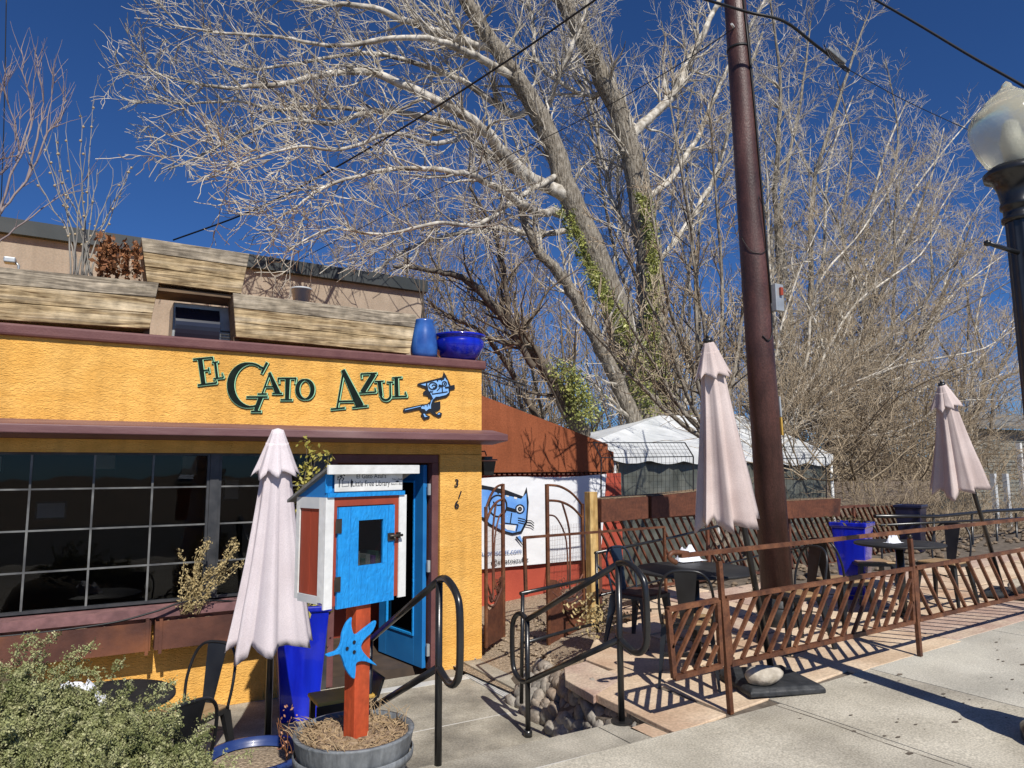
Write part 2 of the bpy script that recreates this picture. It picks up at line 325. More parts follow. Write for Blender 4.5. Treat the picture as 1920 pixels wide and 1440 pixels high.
# pavement slabs
b=MB()
xs=[-9,-7.2,-5.4,-3.6,-1.8,0,1.9,4.12]
for i in range(len(xs)-1):
    slab(b,xs[i],xs[i+1],1.6,3.49);slab(b,xs[i],xs[i+1],.2,1.6);slab(b,xs[i],xs[i+1],-1.2,.2)
slab(b,4.12,5.28,1.6,3.60);slab(b,4.12,5.28,.2,1.6);slab(b,4.12,5.28,-1.2,.2)
struct(b.build('sidewalk','concrete'))
b=MB();
for i in range(12):
    x0=5.28+i*1.9;slab(b,x0,x0+1.9,1.6,3.74 if i<1 else 3.8);slab(b,x0,x0+1.9,-1.2,1.6)
struct(b.build('sidewalk','concl'))
b=MB();slab(b,-8,1.3,3.5,3.83,th=.6,g=0);slab(b,1.3,2.82,3.5,3.83,th=.6,g=.0);slab(b,2.83,3.0,3.5,3.83,th=.6,g=0);
# two steps and lower entry floor
b.box((1.7,3.835,-.6),(3.0,4.13,-.15));b.box((1.7,4.135,-.6),(3.0,4.43,-.295))
struct(b.build('steps','concd'))
b=MB()
b.box((1.7,4.435,-.56),(3.3,5.52,LOW));b.box((1.7,5.53,-.56),(3.3,6.6,LOW))
b.box((-3,3.84,-.56),(1.695,6.995,LOW-.004));b.box((3.42,5.3,-.56),(3.85,7.3,LOW+.06));b.box((1.7,6.72,-.56),(3.3,7.0,LOW))
struct(b.build('entry_floor','concd'))
b=MB();b.box((1.7,5.519,-.5),(3.3,5.531,LOW+.001));b.box((-8,3.483,-.1),(3.02,3.497,.003))
struct(b.build('paving_joint','joint'))
b=MB();b.box((1.7,6.6,-.5),(3.3,6.72,LOW+.006))
for i in range(5): b.box((3.3+i*.024,5.62,-.5),(3.318+i*.024,6.72,LOW+.012))
struct(b.build('drain_grate','grate'))
b=MB();rc=random.Random(77)
for path in([(1228,1388),(1210,1402),(1196,1418),(1192,1445)],[(1455,1330),(1560,1365),(1660,1402),(1790,1446)],[(1545,1205),(1560,1213)]):
    P_=[PZ(x,y,.0)+V((0,0,.0)) for x,y in path];P_=cat(P_,6)
    for i in range(len(P_)-1):
        w_=rc.uniform(.0015,.004);a_,c_=P_[i],P_[i+1];n_=(c_-a_).cross(Z1).normalized()*w_;j=rv0=V((rc.uniform(-1,1),rc.uniform(-1,1),0))*.003
        b.add([V((q.x,q.y,gz(q.x)+.0035)) for q in(a_+n_,c_+n_,c_-n_,a_-n_)],[(0,1,2,3)])
struct(b.build('pavement_crack','mortar'))
b=MB()
for i in range(170):
    x=rc.uniform(1.5,9);y=rc.uniform(1.2,3.5);L_=rc.uniform(.006,.022) if rc.random()<.9 else .03;n=6
    b.add([V((x+L_*rc.uniform(.6,1.3)*math.cos(k*1.047),y+L_*.6*rc.uniform(.6,1.3)*math.sin(k*1.047),gz(x)+.004)) for k in range(n)],[tuple(range(n))])
tag(b.build('pavement_debris','mortar'),'small dark specks and leaf crumbs scattered on the pavement','debris',kind='stuff')
# gravel by gate
b=MB();b.add([V(p) for p in((3.3,7.1,-.41),(3.42,5.3,-.40),(3.5,4.72,-.14),(4.6,5.75,-.05),(6.3,7.45,-.02),(6.3,9.2,-.12),(3.2,9.2,-.38),(4.4,7.0,-.30))],[(0,1,7),(1,2,7),(2,3,7),(3,4,7),(4,5,7),(5,6,7),(6,0,7)])
struct(b.build('gravel_bed','gravel'))
b=MB()
for i in range(700):
    x=R.uniform(3.5,5.2);y=R.uniform(4.9,8.2);s_=R.uniform(.012,.035)*(2.2 if R.random()<.05 else 1)
    if y<5.0+(x-3.5)*.98 or (x<3.85 and y<7.0): continue
    c=V((x,y,-.38+(x-3.5)*.10+.10*max(0,1-(y-4.9-(x-3.5))/1.2)))
    b.lathe([(0.001,-s_*.5),(s_*.8,-s_*.2),(s_,.1*s_),(s_*.6,s_*.6),(.001,s_*.8)],c,6,False)
tag(b.build('gravel_stones','gravel'),'loose tan gravel on the ground in front of the rusty gate','gravel',kind='stuff')
# patio flagstones
b=MB();b2=MB()
def flag(bm,pts,zt=.0,jit=.0):
    q=[]
    for x,y in pts: q.append(V((x,y,gz(x)+zt)))
    bm.prism([p-V((0,0,.06)) for p in q],(0,0,.06))
def fpx(bm,pts,zt=.0): flag(bm,[(lambda p:(p.x,p.y))(PZ(x,y,.01)) for x,y in pts],zt)
fpx(b,[(1268,1372),(1118,1300),(1175,1268),(1362,1340)],.004)
fpx(b,[(1366,1337),(1240,1284),(1400,1235),(1620,1260)],.002)
fpx(b2,[(1060,1272),(1112,1303),(1172,1270),(1098,1240),(1058,1250)],.003)
fpx(b,[(1230,1384),(1262,1375),(1208,1352),(1178,1362)],.0)
fpx(b,[(1098,1236),(1180,1266),(1236,1280),(1330,1245),(1200,1195),(1120,1190)],.0)
y=3.70
for x0 in [5.1+i*1.5 for i in range(9)]:
    flag(b if int(x0)%2 else b2,[(x0+.01,3.6+ (x0-5)*.03),(x0+1.49,3.6+(x0-5)*.03),(x0+1.49,4.25),(x0+.01,4.2)],.003)
yy=4.23
while yy<7.2:
    x=3.42+R.uniform(0,.12)+max(0,yy-4.4)*1.0;h=R.uniform(.5,.7)
    while x<17:
        w_=R.uniform(.6,1.1)
        if yy>5.6 and x>6.6: break
        flag(R.choice([b,b,b2]),[(x+.012,yy+.012+R.uniform(0,.03)),(x+w_-.012,yy+.012),(x+w_-.012+R.uniform(-.03,.0),yy+h-.012),(x+.012,yy+h-.012-R.uniform(0,.03))],R.uniform(-.004,.003) if x>4.6 else -.004)
        x+=w_
    yy+=h
struct(b.build('patio_paving','flag',bevel=.006));struct(b2.build('patio_paving','flag2',bevel=.006))
b=MB();flag(b,[(3.14,3.51),(22,3.8),(22,7.4),(6.3,7.4),(4.6,5.7),(3.42,4.6),(3.2,4.1)],-.02);struct(b.build('patio_bedding','mortar'))
b=MB()
for i in range(260):
    x=R.uniform(6.8,17);y=R.uniform(6.2,7.4);s_=R.uniform(.02,.07);b.lathe([(0.001,-s_*.5),(s_*.8,-s_*.2),(s_,.1*s_),(s_*.6,s_*.6),(.001,s_*.8)],V((x,y,gz(x)-.005)),7,False)
tag(b.build('border_rocks','dirt'),'loose brown rocks covering the ground under the far black railing','rocks',kind='stuff')
# stone retaining wall
rw=thing('stone_retaining_wall','low retaining wall of rounded river cobbles beside the lower handrail post','retaining wall',(3.2,4.6,LOW))
b=MB()
b.hexa([(3.02,3.85,-.56),(3.7,3.85,-.56),(3.9,6.2,-.56),(3.35,6.2,-.56),(3.17,3.85,-.05),(3.5,3.85,-.03),(3.8,6.2,-.29),(3.6,6.2,-.33)])
b.build('core','mortar',rw)
b=MB()
for i in range(210):
    t=R.random();h=R.random();y=3.88+t*1.9
    x=3.04+t*.25+ h*.20*(1+.6*t)+R.uniform(-.02,.02);z=-.44+h*(.40-.24*max(0,t-.4))
    s_=R.uniform(.045,.10)
    n=9;c=V((x,y,z));ax=V((R.uniform(.7,1.1),R.uniform(.9,1.5),R.uniform(.6,.9)))
    st=len(b.v);prof=[(0.02,-1),(.55,-.83),(.9,-.4),(1,.05),(.86,.5),(.5,.86),(.02,1)]
    b.lathe(prof,(0,0,0),n)
    rm=Matrix.Rotation(R.uniform(0,6.3),3,'Z')@Matrix.Rotation(R.uniform(-.6,.6),3,'X')
    for k in range(st,len(b.v)):
        v=b.v[k];v=V((v.x*ax.x,v.y*ax.y,v.z*ax.z))*s_*(1+R.uniform(-.08,.08));v=rm@v;b.v[k]=c+V((v.x*.6,v.y,v.z))
b.build('cobbles','cobble',rw)
#==================================================================== RESTAURANT
FY=7.0
bd=thing('restaurant_building','yellow stucco restaurant with maroon trim and green and black name lettering','restaurant',(3.0,FY,LOW))
XR=3.648;ZT=2.745
b=MB()
b.box((-9,FY,1.90),(XR,7.35,2.78))            # upper band
b.box((-9,7.0,1.79),(XR,7.3,1.915))
b.box((3.15,FY,-.55),(XR,7.35,1.795))         # column
b.box((3.40,7.35,-.55),(XR,16,2.78))
b.box((-9,FY,-.6),(1.85,7.3,.36))              # below windows
b.box((-9,7.35,2.3),(3.4,16,2.45))
b.build('wall','stucco',bd)
b=MB();b.box((1.803,7.01,.361),(1.98,7.3,1.789));b.box((1.853,7.01,-.6),(1.98,7.3,.36));b.build('pier','frame',bd)
b=MB();b.box((-9,6.955,2.735),(3.69,7.42,2.835));b.build('parapet_cap','maroon',bd,bevel=.02)
b=MB()
b.hexa([(-9,6.67,1.93),(3.80,6.67,1.93),(3.80,7.02,1.90),(-9,7.02,1.90),(-9,6.67,2.0),(3.80,6.67,2.0),(3.80,7.02,2.063),(-9,7.02,2.063)])
b.build('cornice','maroon_trim',bd,bevel=.008)
b=MB();b.box((-9,6.86,.40),(1.80,7.12,.475));b.hexa([(-9,6.94,.33),(1.80,6.94,.33),(1.80,7.0,.33),(-9,7.0,.33),(-9,6.90,.398),(1.8,6.90,.398),(1.8,7.0,.398),(-9,7.0,.398)])
b.build('window_sill','sill',bd)
# windows
WZ0,WZ1=.49,1.79
def window(x0,x1,cols):
    b=MB()
    fw=.022
    b.box((x0,7.06,WZ0),(x1,7.12,WZ0+fw));b.box((x0,7.06,WZ1-fw),(x1,7.12,WZ1));b.box((x0,7.06,WZ0+fw),(x0+fw,7.12,WZ1-fw));b.box((x1-fw,7.06,WZ0+fw),(x1,7.12,WZ1-fw))
    w_=b.build('window','frame',bd)
    b=MB();b.box((x0+.005,7.092,WZ0+.004),(x1-.005,7.10,WZ1-.004));b.build('pane','winglass',w_)
    b=MB()
    for z in (.815,1.148,1.485): b.bar(V((x0+fw,7.082,z)),V((x1-fw,7.082,z)),.014,.014)
    for x in cols: b.bar(V((x,7.081,WZ0+fw)),V((x,7.081,WZ1-fw)),.016,.016)
    b.build('glazing_bars','lead',w_)
window(-3.1,.875,[-2.75,-2.30,-1.85,-1.40,-.93,-.49,-.04,.41])
window(.955,1.80,[1.38])
b=MB();b.box((.877,7.05,WZ0),(.953,7.13,WZ1));b.build('mullion','frame',bd)
b=MB();b.box((-9,7.04,WZ0),(-3.11,7.13,WZ1));b.build('window_panel','frame',bd)
# interior
b=MB();b.box((-9,9.6,-.6),(3.39,9.7,2.29));b.box((-9,7.4,2.2),(3.39,9.6,2.29));b.box((1.70,7.5,-.6),(1.74,9.6,2.2));b.box((-9,7.30,-.6),(-8.9,9.6,2.2))
b.build('interior_wall','dark_in',bd)
b=MB();b.box((-9,7.31,-.56),(3.39,9.59,LOW+.002));b.build('interior_floor','in_floor',bd)
for k,(x,z,w2,h2) in enumerate(((-1.05,1.72,.26,.2),(.05,1.74,.24,.2),(.95,1.70,.2,.26),(1.45,1.4,.2,.28),(-.45,1.2,.3,.2))):
    t=thing('framed_picture','small framed picture on the dark wall inside the restaurant window','picture',(x,9.57,z),'pictures hanging inside the restaurant')
    b=MB();b.box((x-w2/2,9.575,z-h2/2),(x+w2/2,9.595,z+h2/2));b.build('frame','black',t)
    b=MB();b.box((x-w2/2+.02,9.568,z-h2/2+.02),(x+w2/2-.02,9.5745,z+h2/2-.02));b.build('print','banner',t)
# entry frame
b=MB();b.box((1.985,7.03,1.70),(3.145,7.2,1.788));b.box((3.07,7.03,LOW),(3.147,7.2,1.70));b.box((1.985,7.03,LOW),(2.05,7.2,1.70))
b.build('door_frame','maroon',bd,bevel=.006)
# open blue door
H0=V((3.05,7.12,LOW+.02));dd=V((-.16,1,0)).normalized();nn=V((-1,-.16,0)).normalized();DW=.93;DH=2.1
def dq(b,a0,a1,z0,z1,t0,t1):
    p=[]
    for z in(z0,z1):
        for a,t in((a0,t0),(a1,t0),(a1,t1),(a0,t1)): p.append(H0+dd*a+nn*t+Z1*z)
    b.hexa(p)
b=MB();dq(b,0,.17,0,DH,0,.045);dq(b,DW-.17,DW,0,DH,0,.045);dq(b,.17,DW-.17,0,.30,0,.045);dq(b,.17,DW-.17,DH-.17,DH,0,.045)
door=b.build('door','doorblue',bd,bevel=.004)
b=MB();dq(b,.17,.19,.30,DH-.17,.03,.056);dq(b,DW-.19,DW-.17,.30,DH-.17,.03,.056);dq(b,.19,DW-.19,.30,.32,.03,.056);dq(b,.19,DW-.19,DH-.19,DH-.17,.03,.056);b.build('glazing_bead','libblue',door)
b=MB();dq(b,.185,DW-.185,.315,DH-.185,.015,.025);b.build('pane','glass',door)
b=MB()
for z in(.15,1.0,1.8): b.box((3.035,7.05,LOW+z),(3.065,7.085,LOW+z+.12))
b.build('hinge','galv',door)
# house number
b=MB()
for ch,(px,py),rot in (('3',(851,912),.12),('1',(856,932),.38),('6',(852,953),0)):
    p=PY(px,py,6.985);ux=V((math.cos(rot),0,-math.sin(rot)));uz=V((math.sin(rot),0,math.cos(rot)))
    text_mesh(b,ch,.115,p,ux,uz,bold=.002)
b.build('house_number','ink',bd)
# ---- sign lettering (shapes traced on the wall plane)
def Z(u,v): return (340+u/3.097,640+v/3.097)
class Strokes:
    def __init__(s): s.q=[]
    def st(s,a,b,w,w2=None):
        ax,ay=a;bx,by=b;w2=w if w2 is None else w2
        L=math.hypot(bx-ax,by-ay);nx,ny=-(by-ay)/L,(bx-ax)/L
        s.q.append(('s',a,b,w,w2))
    def arc(s,c,rx,ry,a0,a1,wf,n=18):
        s.q.append(('a',c,rx,ry,a0,a1,wf,n))
    def emit(s,b,y,ex,off=(0,0),proj=Z,jit=.00012):
        k=0
        def P2(u,v):
            p=proj(u+off[0],v+off[1]);return PY(p[0],p[1],y-k*jit)
        for q in s.q:
            k=(k+1)%30
            if q[0]=='s':
                _,(ax,ay),(bx,by),w,w2=q
                L=math.hypot(bx-ax,by-ay);tx,ty=(bx-ax)/L,(by-ay)/L;nx,ny=-ty,tx
                a=w/2+ex;c=w2/2+ex;ax-=tx*ex;ay-=ty*ex;bx+=tx*ex;by+=ty*ex
                b.prism([P2(ax+nx*a,ay+ny*a),P2(bx+nx*c,by+ny*c),P2(bx-nx*c,by-ny*c),P2(ax-nx*a,ay-ny*a)],(0,.003,0))
            else:
                _,(cx,cy),rx,ry,a0,a1,wf,n=q;o=[];i_=[]
                for j in range(n+1):
                    a=rad(a0+(a1-a0)*j/n);w=wf(a0+(a1-a0)*j/n)/2+ex
                    o.append(P2(cx+(rx+w)*math.cos(a),cy+(ry+w)*math.sin(a)));i_.append(P2(cx+(rx-w)*math.cos(a),cy+(ry-w)*math.sin(a)))
                for j in range(n):
                    b.prism([o[j],o[j+1],i_[j+1],i_[j]],(0,.003,0))
def word(S):
    b=MB();S.emit(b,6.980,-.4);w_=b.build('sign_word','letter',bd)
    b=MB();S.emit(b,6.987,3.6,(1.5,2.0));b.build('outline','mint',w_)
    b=MB();S.emit(b,6.992,3.6,(4.5,6.5));b.build('drop_shadow','letter',w_)
S=Strokes()
S.st((108,98),(128,245),28,26);S.st((68,103),(182,92),8);S.st((180,92),(186,118),9,6);S.st((112,170),(160,165),7);S.st((158,152),(162,180),8);S.st((95,253),(205,240),9);S.st((205,240),(198,215),9,5)
S.st((196,120),(208,212),15);S.st((178,122),(214,117),6);S.st((186,216),(245,209),7);S.st((245,209),(236,183),8,5)
word(S);S=Strokes()
S.arc((398,253),112,126,60,308,lambda a:10+34*max(0,math.sin(rad(a-90)*1.0)),24)
S.st((498,122),(466,184),15,12);S.st((452,146),(484,158),11)
S.st((462,322),(432,400),26,24);S.st((378,322),(502,322),9);S.st((404,406),(464,406),9)
S.st((513,184),(470,302),9);S.st((511,180),(560,300),14,32);S.st((488,262),(545,262),7);S.st((443,305),(497,304),8);S.st((528,301),(586,301),8)
S.st((618,212),(614,336),28,24);S.st((560,214),(668,213),8);S.st((563,214),(568,242),9,5);S.st((666,213),(660,242),9,5);S.st((576,338),(644,338),8)
S.arc((718,278),44,56,0,360,lambda a:8+18*abs(math.cos(rad(a))),28)
word(S);S=Strokes()
S.st((942,172),(905,385),11);S.st((938,165),(1038,376),22,46);S.st((915,348),(1003,346),9);S.st((868,393),(950,385),9);S.st((993,383),(1082,373),9)
S.st((1043,188),(1136,184),8);S.st((1044,188),(1047,214),9,5);S.st((1118,188),(1052,294),28,28);S.st((1032,299),(1130,293),8);S.st((1130,293),(1124,268),9,5)
S.st((1150,234),(1160,315),22,20);S.arc((1187,312),28,28,0,180,lambda a:12,12);S.st((1213,238),(1215,315),9);S.st((1122,232),(1176,230),7);S.st((1194,236),(1232,236),7)
S.st((1248,206),(1252,316),22);S.st((1224,211),(1280,207),7);S.st((1224,321),(1310,318),8);S.st((1308,318),(1300,292),9,5)
word(S)
# cat emblem (coords in 13.09x zoom from (740,690))
def ZC(u,v): return (740+u/13.09,690+v/13.09)
def pol(b,pts,y): b.prism([PY(*ZC(u,v),y) for u,v in pts],(0,.003,0))
S=Strokes()
b=MB()
pol(b,[(550,400),(600,370),(1170,225),(1205,90),(1270,200),(1320,300),(1375,430),(1470,410),(1480,520),(1370,545),(1350,640),(1270,720),(1100,760),(1000,790),(950,850),(1120,815),(1125,1000),(1040,1060),(970,1060),(1030,1130),(1090,1075),(1165,1110),(1150,1190),(1080,1220),(960,1160),(870,1090),(790,1100),(780,1140),(870,1190),(850,1235),(720,1280),(640,1160),(680,1110),(620,1040),(600,1020),(240,1095),(200,1050),(230,990),(650,895),(800,880),(880,810),(885,740),(830,740),(820,690),(700,660),(700,590),(790,520),(570,430)],6.986)
b.build('cat_emblem','ink',bd)
b=MB()
pol(b,[(640,405),(770,375),(760,440)],6.981)
pol(b,[(800,380),(1010,310),(1130,300),(1290,300),(1310,400),(1330,430),(1320,520),(1330,600),(1260,660),(1100,700),(1010,705),(950,770),(915,690),(830,540)],6.981)
pol(b,[(1235,240),(1275,300),(1205,305)],6.9807)
pol(b,[(650,960),(690,930),(880,880),(900,800),(940,760),(890,900),(890,1000),(840,1000),(770,1060),(740,1010),(660,1000)],6.981)
pol(b,[(700,1125),(745,1125),(760,1170),(810,1190),(740,1205)],6.981)
pol(b,[(250,1020),(640,925),(640,945),(255,1035)],6.981)
pol(b,[(1060,1120),(1100,1095),(1120,1130),(1060,1150)],6.981)
emb=b.build('cat_emblem_fill','skyb',bd)
S=Strokes()
S.arc((940,440),100,85,0,360,lambda a:26,24);S.arc((965,450),45,38,-180,120,lambda a:26,14);S.arc((1222,385),50,55,0,360,lambda a:24,20);S.st((1210,385),(1245,385),40)
S.st((1080,430),(1190,450),60,50);S.st((1165,450),(1175,590),22);S.st((920,640),(1300,580),22);S.st((1240,480),(1350,470),40);S.st((1050,290),(1060,330),40,20);S.st((1150,270),(1160,310),40,20)
S.st((1040,560),(1120,470),18);S.st((860,560),(950,570),12);S.st((860,590),(940,605),12);S.st((720,910),(725,950),25,8);S.st((800,900),(805,945),25,8);S.st((860,880),(850,920),22,8)
b=MB();S.emit(b,6.976,0,proj=ZC,jit=.00008);b.build('cat_emblem_lines','ink',bd)
# planter boxes on the wall
def trough(lx,pxs,label,mt='rustd'):
    x0,x1=pxs
    t=thing('planter_box',label,'planter box',((x0+x1)/2,6.85,.1),'rusted steel planter boxes under the window')
    b=MB();z0,z1=.155,.385;y0,y1=6.765,6.925
    b.box((x0,y0,z0),(x1,y0+.006,z1));b.box((x0,y1,z0),(x1,y1+.006,z1));b.box((x0,y0+.006,z0),(x0+.006,y1,z1));b.box((x1-.006,y0+.006,z0),(x1,y1,z1));b.box((x0+.006,y0+.006,z0),(x1-.006,y1,z0+.01))
    b.build('box',mt,t)
    b=MB();b.box((x0+.03,y0-.012,z0-.03),(x0+.055,y0-.001,z1+.02)) if lx>0 else None
    b.box((x1-.04,y0-.012,z0-.03),(x1-.015,y0-.001,z1+.02));b.box((x1-.04,y0-.01,z1+.002),(x1-.015,6.99,z1+.02));b.build('bracket','rustd',t)
    b=MB();n=int((x1-x0)/.05)
    vs=[];
    for i in range(n+1):
        for j in range(4): vs.append(V((x0+.01+(x1-x0-.02)*i/n,y0+.01+(y1-y0-.02)*j/3,z1-.035+R.uniform(-.015,.025))))
    b.add(vs,[(i*4+j,(i+1)*4+j,(i+1)*4+j+1,i*4+j+1) for i in range(n) for j in range(3)],True);b.build('soil','mulch',t)
trough(0,(-2.2,-.66),'rusted steel window planter box cut off by the left edge of the picture')
trough(0,(-.60,.44),'rusted steel window planter box left of the gap, mostly dry soil')
trough(1,(.47,1.62),'rusted steel window planter box holding the dry sage plant')
hb=MB();hb.tube(cat([V((-1.5,6.80,.42)),V((-.6,6.79,.385)),V((.1,6.80,.40)),V((.45,6.79,.46)),V((.75,6.82,.52)),V((1.3,6.9,.44))],8),.009,6)
tag(hb.build('irrigation_hose','cable'),'thin black irrigation hose lying along the window planter boxes','hose')
# lantern on the corner
lt=thing('wall_lantern','small black square wall lantern at the right corner of the yellow building','wall lantern',(3.72,7.2,1.6))
b=MB();p=PY(909,860,7.0);b.hexa([(3.68,7.0,1.56),(3.80,7.0,1.56),(3.80,7.12,1.56),(3.68,7.12,1.56),(3.66,6.98,1.72),(3.82,6.98,1.72),(3.82,7.14,1.72),(3.66,7.14,1.72)]);b.build('housing','black',lt,bevel=.006)
b=MB();b.box((3.65,6.97,1.725),(3.83,7.15,1.74));b.box((3.69,7.01,1.742),(3.79,7.11,1.77));b.build('lid','black',lt)
b=MB();b.tube([V((3.64,7.06,1.82)),V((3.72,7.06,1.83)),V((3.74,7.06,1.78))],.008,6);b.build('bracket','black',lt)
# ================= roof planters
def boards(parent,pts,n,Y,th=.04,mt=('wood','woodg')):
    # pts: px corners TL,TR,BR,BL on plane Y ; n boards
    TL,TR,BR,BL=[PY(px,py,Y) for px,py in pts]
    for i in range(n):
        a0=i/n;a1=(i+1)/n-.012
        q0=TL.lerp(BL,a0);q1=TR.lerp(BR,a0);q2=TR.lerp(BR,a1);q3=TL.lerp(BL,a1)
        b=MB();o=R.uniform(0,.006);D=V((0,th,0))
        q=[p+V((0,o,0)) for p in(q3,q2,q1,q0)]
        b.hexa([q[0],q[1],q[1]+D,q[0]+D,q[3],q[2],q[2]+D,q[3]+D]);b.build('board',mt[1] if i==0 else mt[0],parent,bevel=.004)
    return TL,TR,BR,BL
def rplanter(label,pts,n,Y,dep=.3):
    c=PY((pts[3][0]+pts[2][0])/2,(pts[3][1]+pts[2][1])/2,Y)
    t=thing('wooden_planter',label,'planter',(c.x,Y,c.z),'weathered timber planters on the roof edge')
    TL,TR,BR,BL=boards(t,pts,n,Y)
    D0=V((0,.04,0));D=V((0,dep,0));e=V((.035,0,0));o=V((0,0,.01))
    for A,B,sg in((TL,BL,1),(TR,BR,-1)):
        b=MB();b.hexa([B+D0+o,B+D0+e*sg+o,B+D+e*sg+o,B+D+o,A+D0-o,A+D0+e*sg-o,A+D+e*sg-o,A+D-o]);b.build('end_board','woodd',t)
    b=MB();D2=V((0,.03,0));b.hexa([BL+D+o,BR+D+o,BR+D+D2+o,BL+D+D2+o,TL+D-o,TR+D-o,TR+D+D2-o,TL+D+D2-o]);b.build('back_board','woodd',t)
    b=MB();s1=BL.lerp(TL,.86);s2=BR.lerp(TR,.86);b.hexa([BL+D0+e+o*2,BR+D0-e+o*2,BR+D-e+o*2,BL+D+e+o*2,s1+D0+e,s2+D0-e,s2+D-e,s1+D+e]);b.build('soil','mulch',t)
    return TL,TR,BR,BL
rplanter('long weathered timber planter at the left end of the roof edge',[(-300,470),(298,530),(280,617),(-300,582)],3,7.08)
rplanter('long weathered timber planter to the right of the cooler on the roof edge',[(437,549),(782,590),(768,664),(443,632)],3,7.08)
UP=rplanter('raised timber planter bridging over the rooftop cooler, widest at its top',[(265,445),(468,476),(452,551),(276,528)],3,7.18,.42)
t=thing('timber_stand','dark timber legs holding the raised planter above the rooftop cooler','stand',(UP[3].x,7.3,2.8))
b=MB();BL,BR=UP[3],UP[2];zb=2.835
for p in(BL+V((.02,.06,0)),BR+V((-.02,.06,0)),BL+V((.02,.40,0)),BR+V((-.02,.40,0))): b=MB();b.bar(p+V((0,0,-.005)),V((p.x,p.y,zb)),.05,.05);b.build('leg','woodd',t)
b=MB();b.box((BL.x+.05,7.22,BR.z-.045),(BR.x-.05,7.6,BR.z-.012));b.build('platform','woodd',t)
t=thing('rooftop_cooler','grey rooftop cooler with a shiny dark rounded cowl in front','air conditioner',(PY(360,600,7.5).x,7.5,2.83))
A=PY(327,618,7.5);B=PY(410,618,7.5);T=PY(330,566,7.5)
b=MB();b.box((A.x-.02,7.52,2.836),(B.x+.16,7.95,T.z));b.build('housing','galv',t,bevel=.01)
b=MB();n=10;pr=[(7.50-.09*math.sin(math.pi*i/n),2.84+(T.z-.05-2.84)*i/n) for i in range(n+1)]
pts=[V((A.x,y,z)) for y,z in pr]+[V((A.x,7.515,T.z-.05)),V((A.x,7.515,2.84))]
b.prism(pts,(B.x-A.x,0,0));b.build('cowl','acdark',t)
b=MB()
for i in range(6): b.box((B.x+.02,7.505,2.86+i*.03),(B.x+.14,7.517,2.872+i*.03))
b.build('louvre','frame',t)
# pots on parapet
p=PY(795,662,7.15)
t=thing('tall_blue_pot','tall mottled blue glazed pot on the parapet beside the wide cobalt bowl','pot',(p.x,7.15,2.835))
b=MB();b.lathe([(.001,0),(.13,.0),(.145,.05),(.148,.12),(.13,.30),(.10,.41),(.105,.43),(.09,.43),(.085,.38),(.001,.37)],(p.x,7.15,2.836),28);b.build('vessel','bluegl',t)
b=MB()
for i in range(7):
    a=R.uniform(0,6.28);q=V((p.x+.03*math.cos(a),7.15+.03*math.sin(a),3.1));pts=[q]
    d=V((R.uniform(-.3,.3),R.uniform(-.3,.3),1))
    for k in range(9): d=d+V((R.uniform(-.3,.3),R.uniform(-.3,.3),.1));q=q+d.normalized()*.1;pts.append(q)
    b.tube(pts,[.009-.0008*k for k in range(10)],4)
b.build('dry_stems','twigdark',t)
p=PY(861,668,7.15)
t=thing('wide_cobalt_bowl','wide glossy cobalt blue bowl pot at the right corner of the parapet','pot',(p.x,7.15,2.835))
b=MB();b.lathe([(r_*1.36,z_*1.18) for r_,z_ in [(.001,0),(.12,0),(.17,.05),(.205,.12),(.208,.18),(.19,.215),(.215,.225),(.22,.245),(.185,.245),(.17,.2),(.001,.19)]],(p.x,7.15,2.836),36);b.build('bowl','cobalt',t)
b=MB();b.lathe([(.001,.02),(.225,0)],(p.x,7.15,3.08),20);b.build('soil','mulch',t)
p=PY(565,560,8.2)
b=MB();b.lathe([(.001,-.05),(.09,-.05),(.11,.12),(.115,.12),(.11,.1),(.001,.1)],p,20);tag(b.build('metal_bucket','greyw'),'small galvanised bucket standing behind the right roof planter','bucket')
p=PY(20,490,7.5);t=thing('roof_floodlight','small grey floodlight on the roof behind the left planter','floodlight',tuple(p))
b=MB();b.box((p.x-.05,7.45,p.z-.02),(p.x+.04,7.55,p.z+.03));b.build('head','galv',t,bevel=.01)
b=MB();b.tube([p+V((.03,0,0)),p+V((.06,0,-.03)),p+V((.06,0,-.2))],.012,6);b.build('arm','galv',t)
# tan building behind
tb=thing('tan_building','tan stucco building with a dark fascia behind the roof planters','building',(0,11,-.6))
A=PY(-300,372,11);B=PY(793,528,11);b=MB();d=.2
b.hexa([(A.x-6,11,-.6),(B.x,11,-.6),(B.x,20,-.6),(A.x-6,20,-.6),(A.x-6,11,A.z-d+.12),(B.x,11,B.z-d),(B.x,20,B.z-d),(A.x-6,20,A.z-d+.12)]);b.build('wall','tan',tb)
b=MB();b.hexa([(A.x-6,10.9,A.z-d+.121),(B.x+.05,10.9,B.z-d+.001),(B.x+.05,20.1,B.z-d+.001),(A.x-6,20.1,A.z-d+.121),(A.x-6,10.9,A.z+.12),(B.x+.05,10.9,B.z),(B.x+.05,20.1,B.z),(A.x-6,20.1,A.z+.12)]);b.build('fascia','fascia',tb)
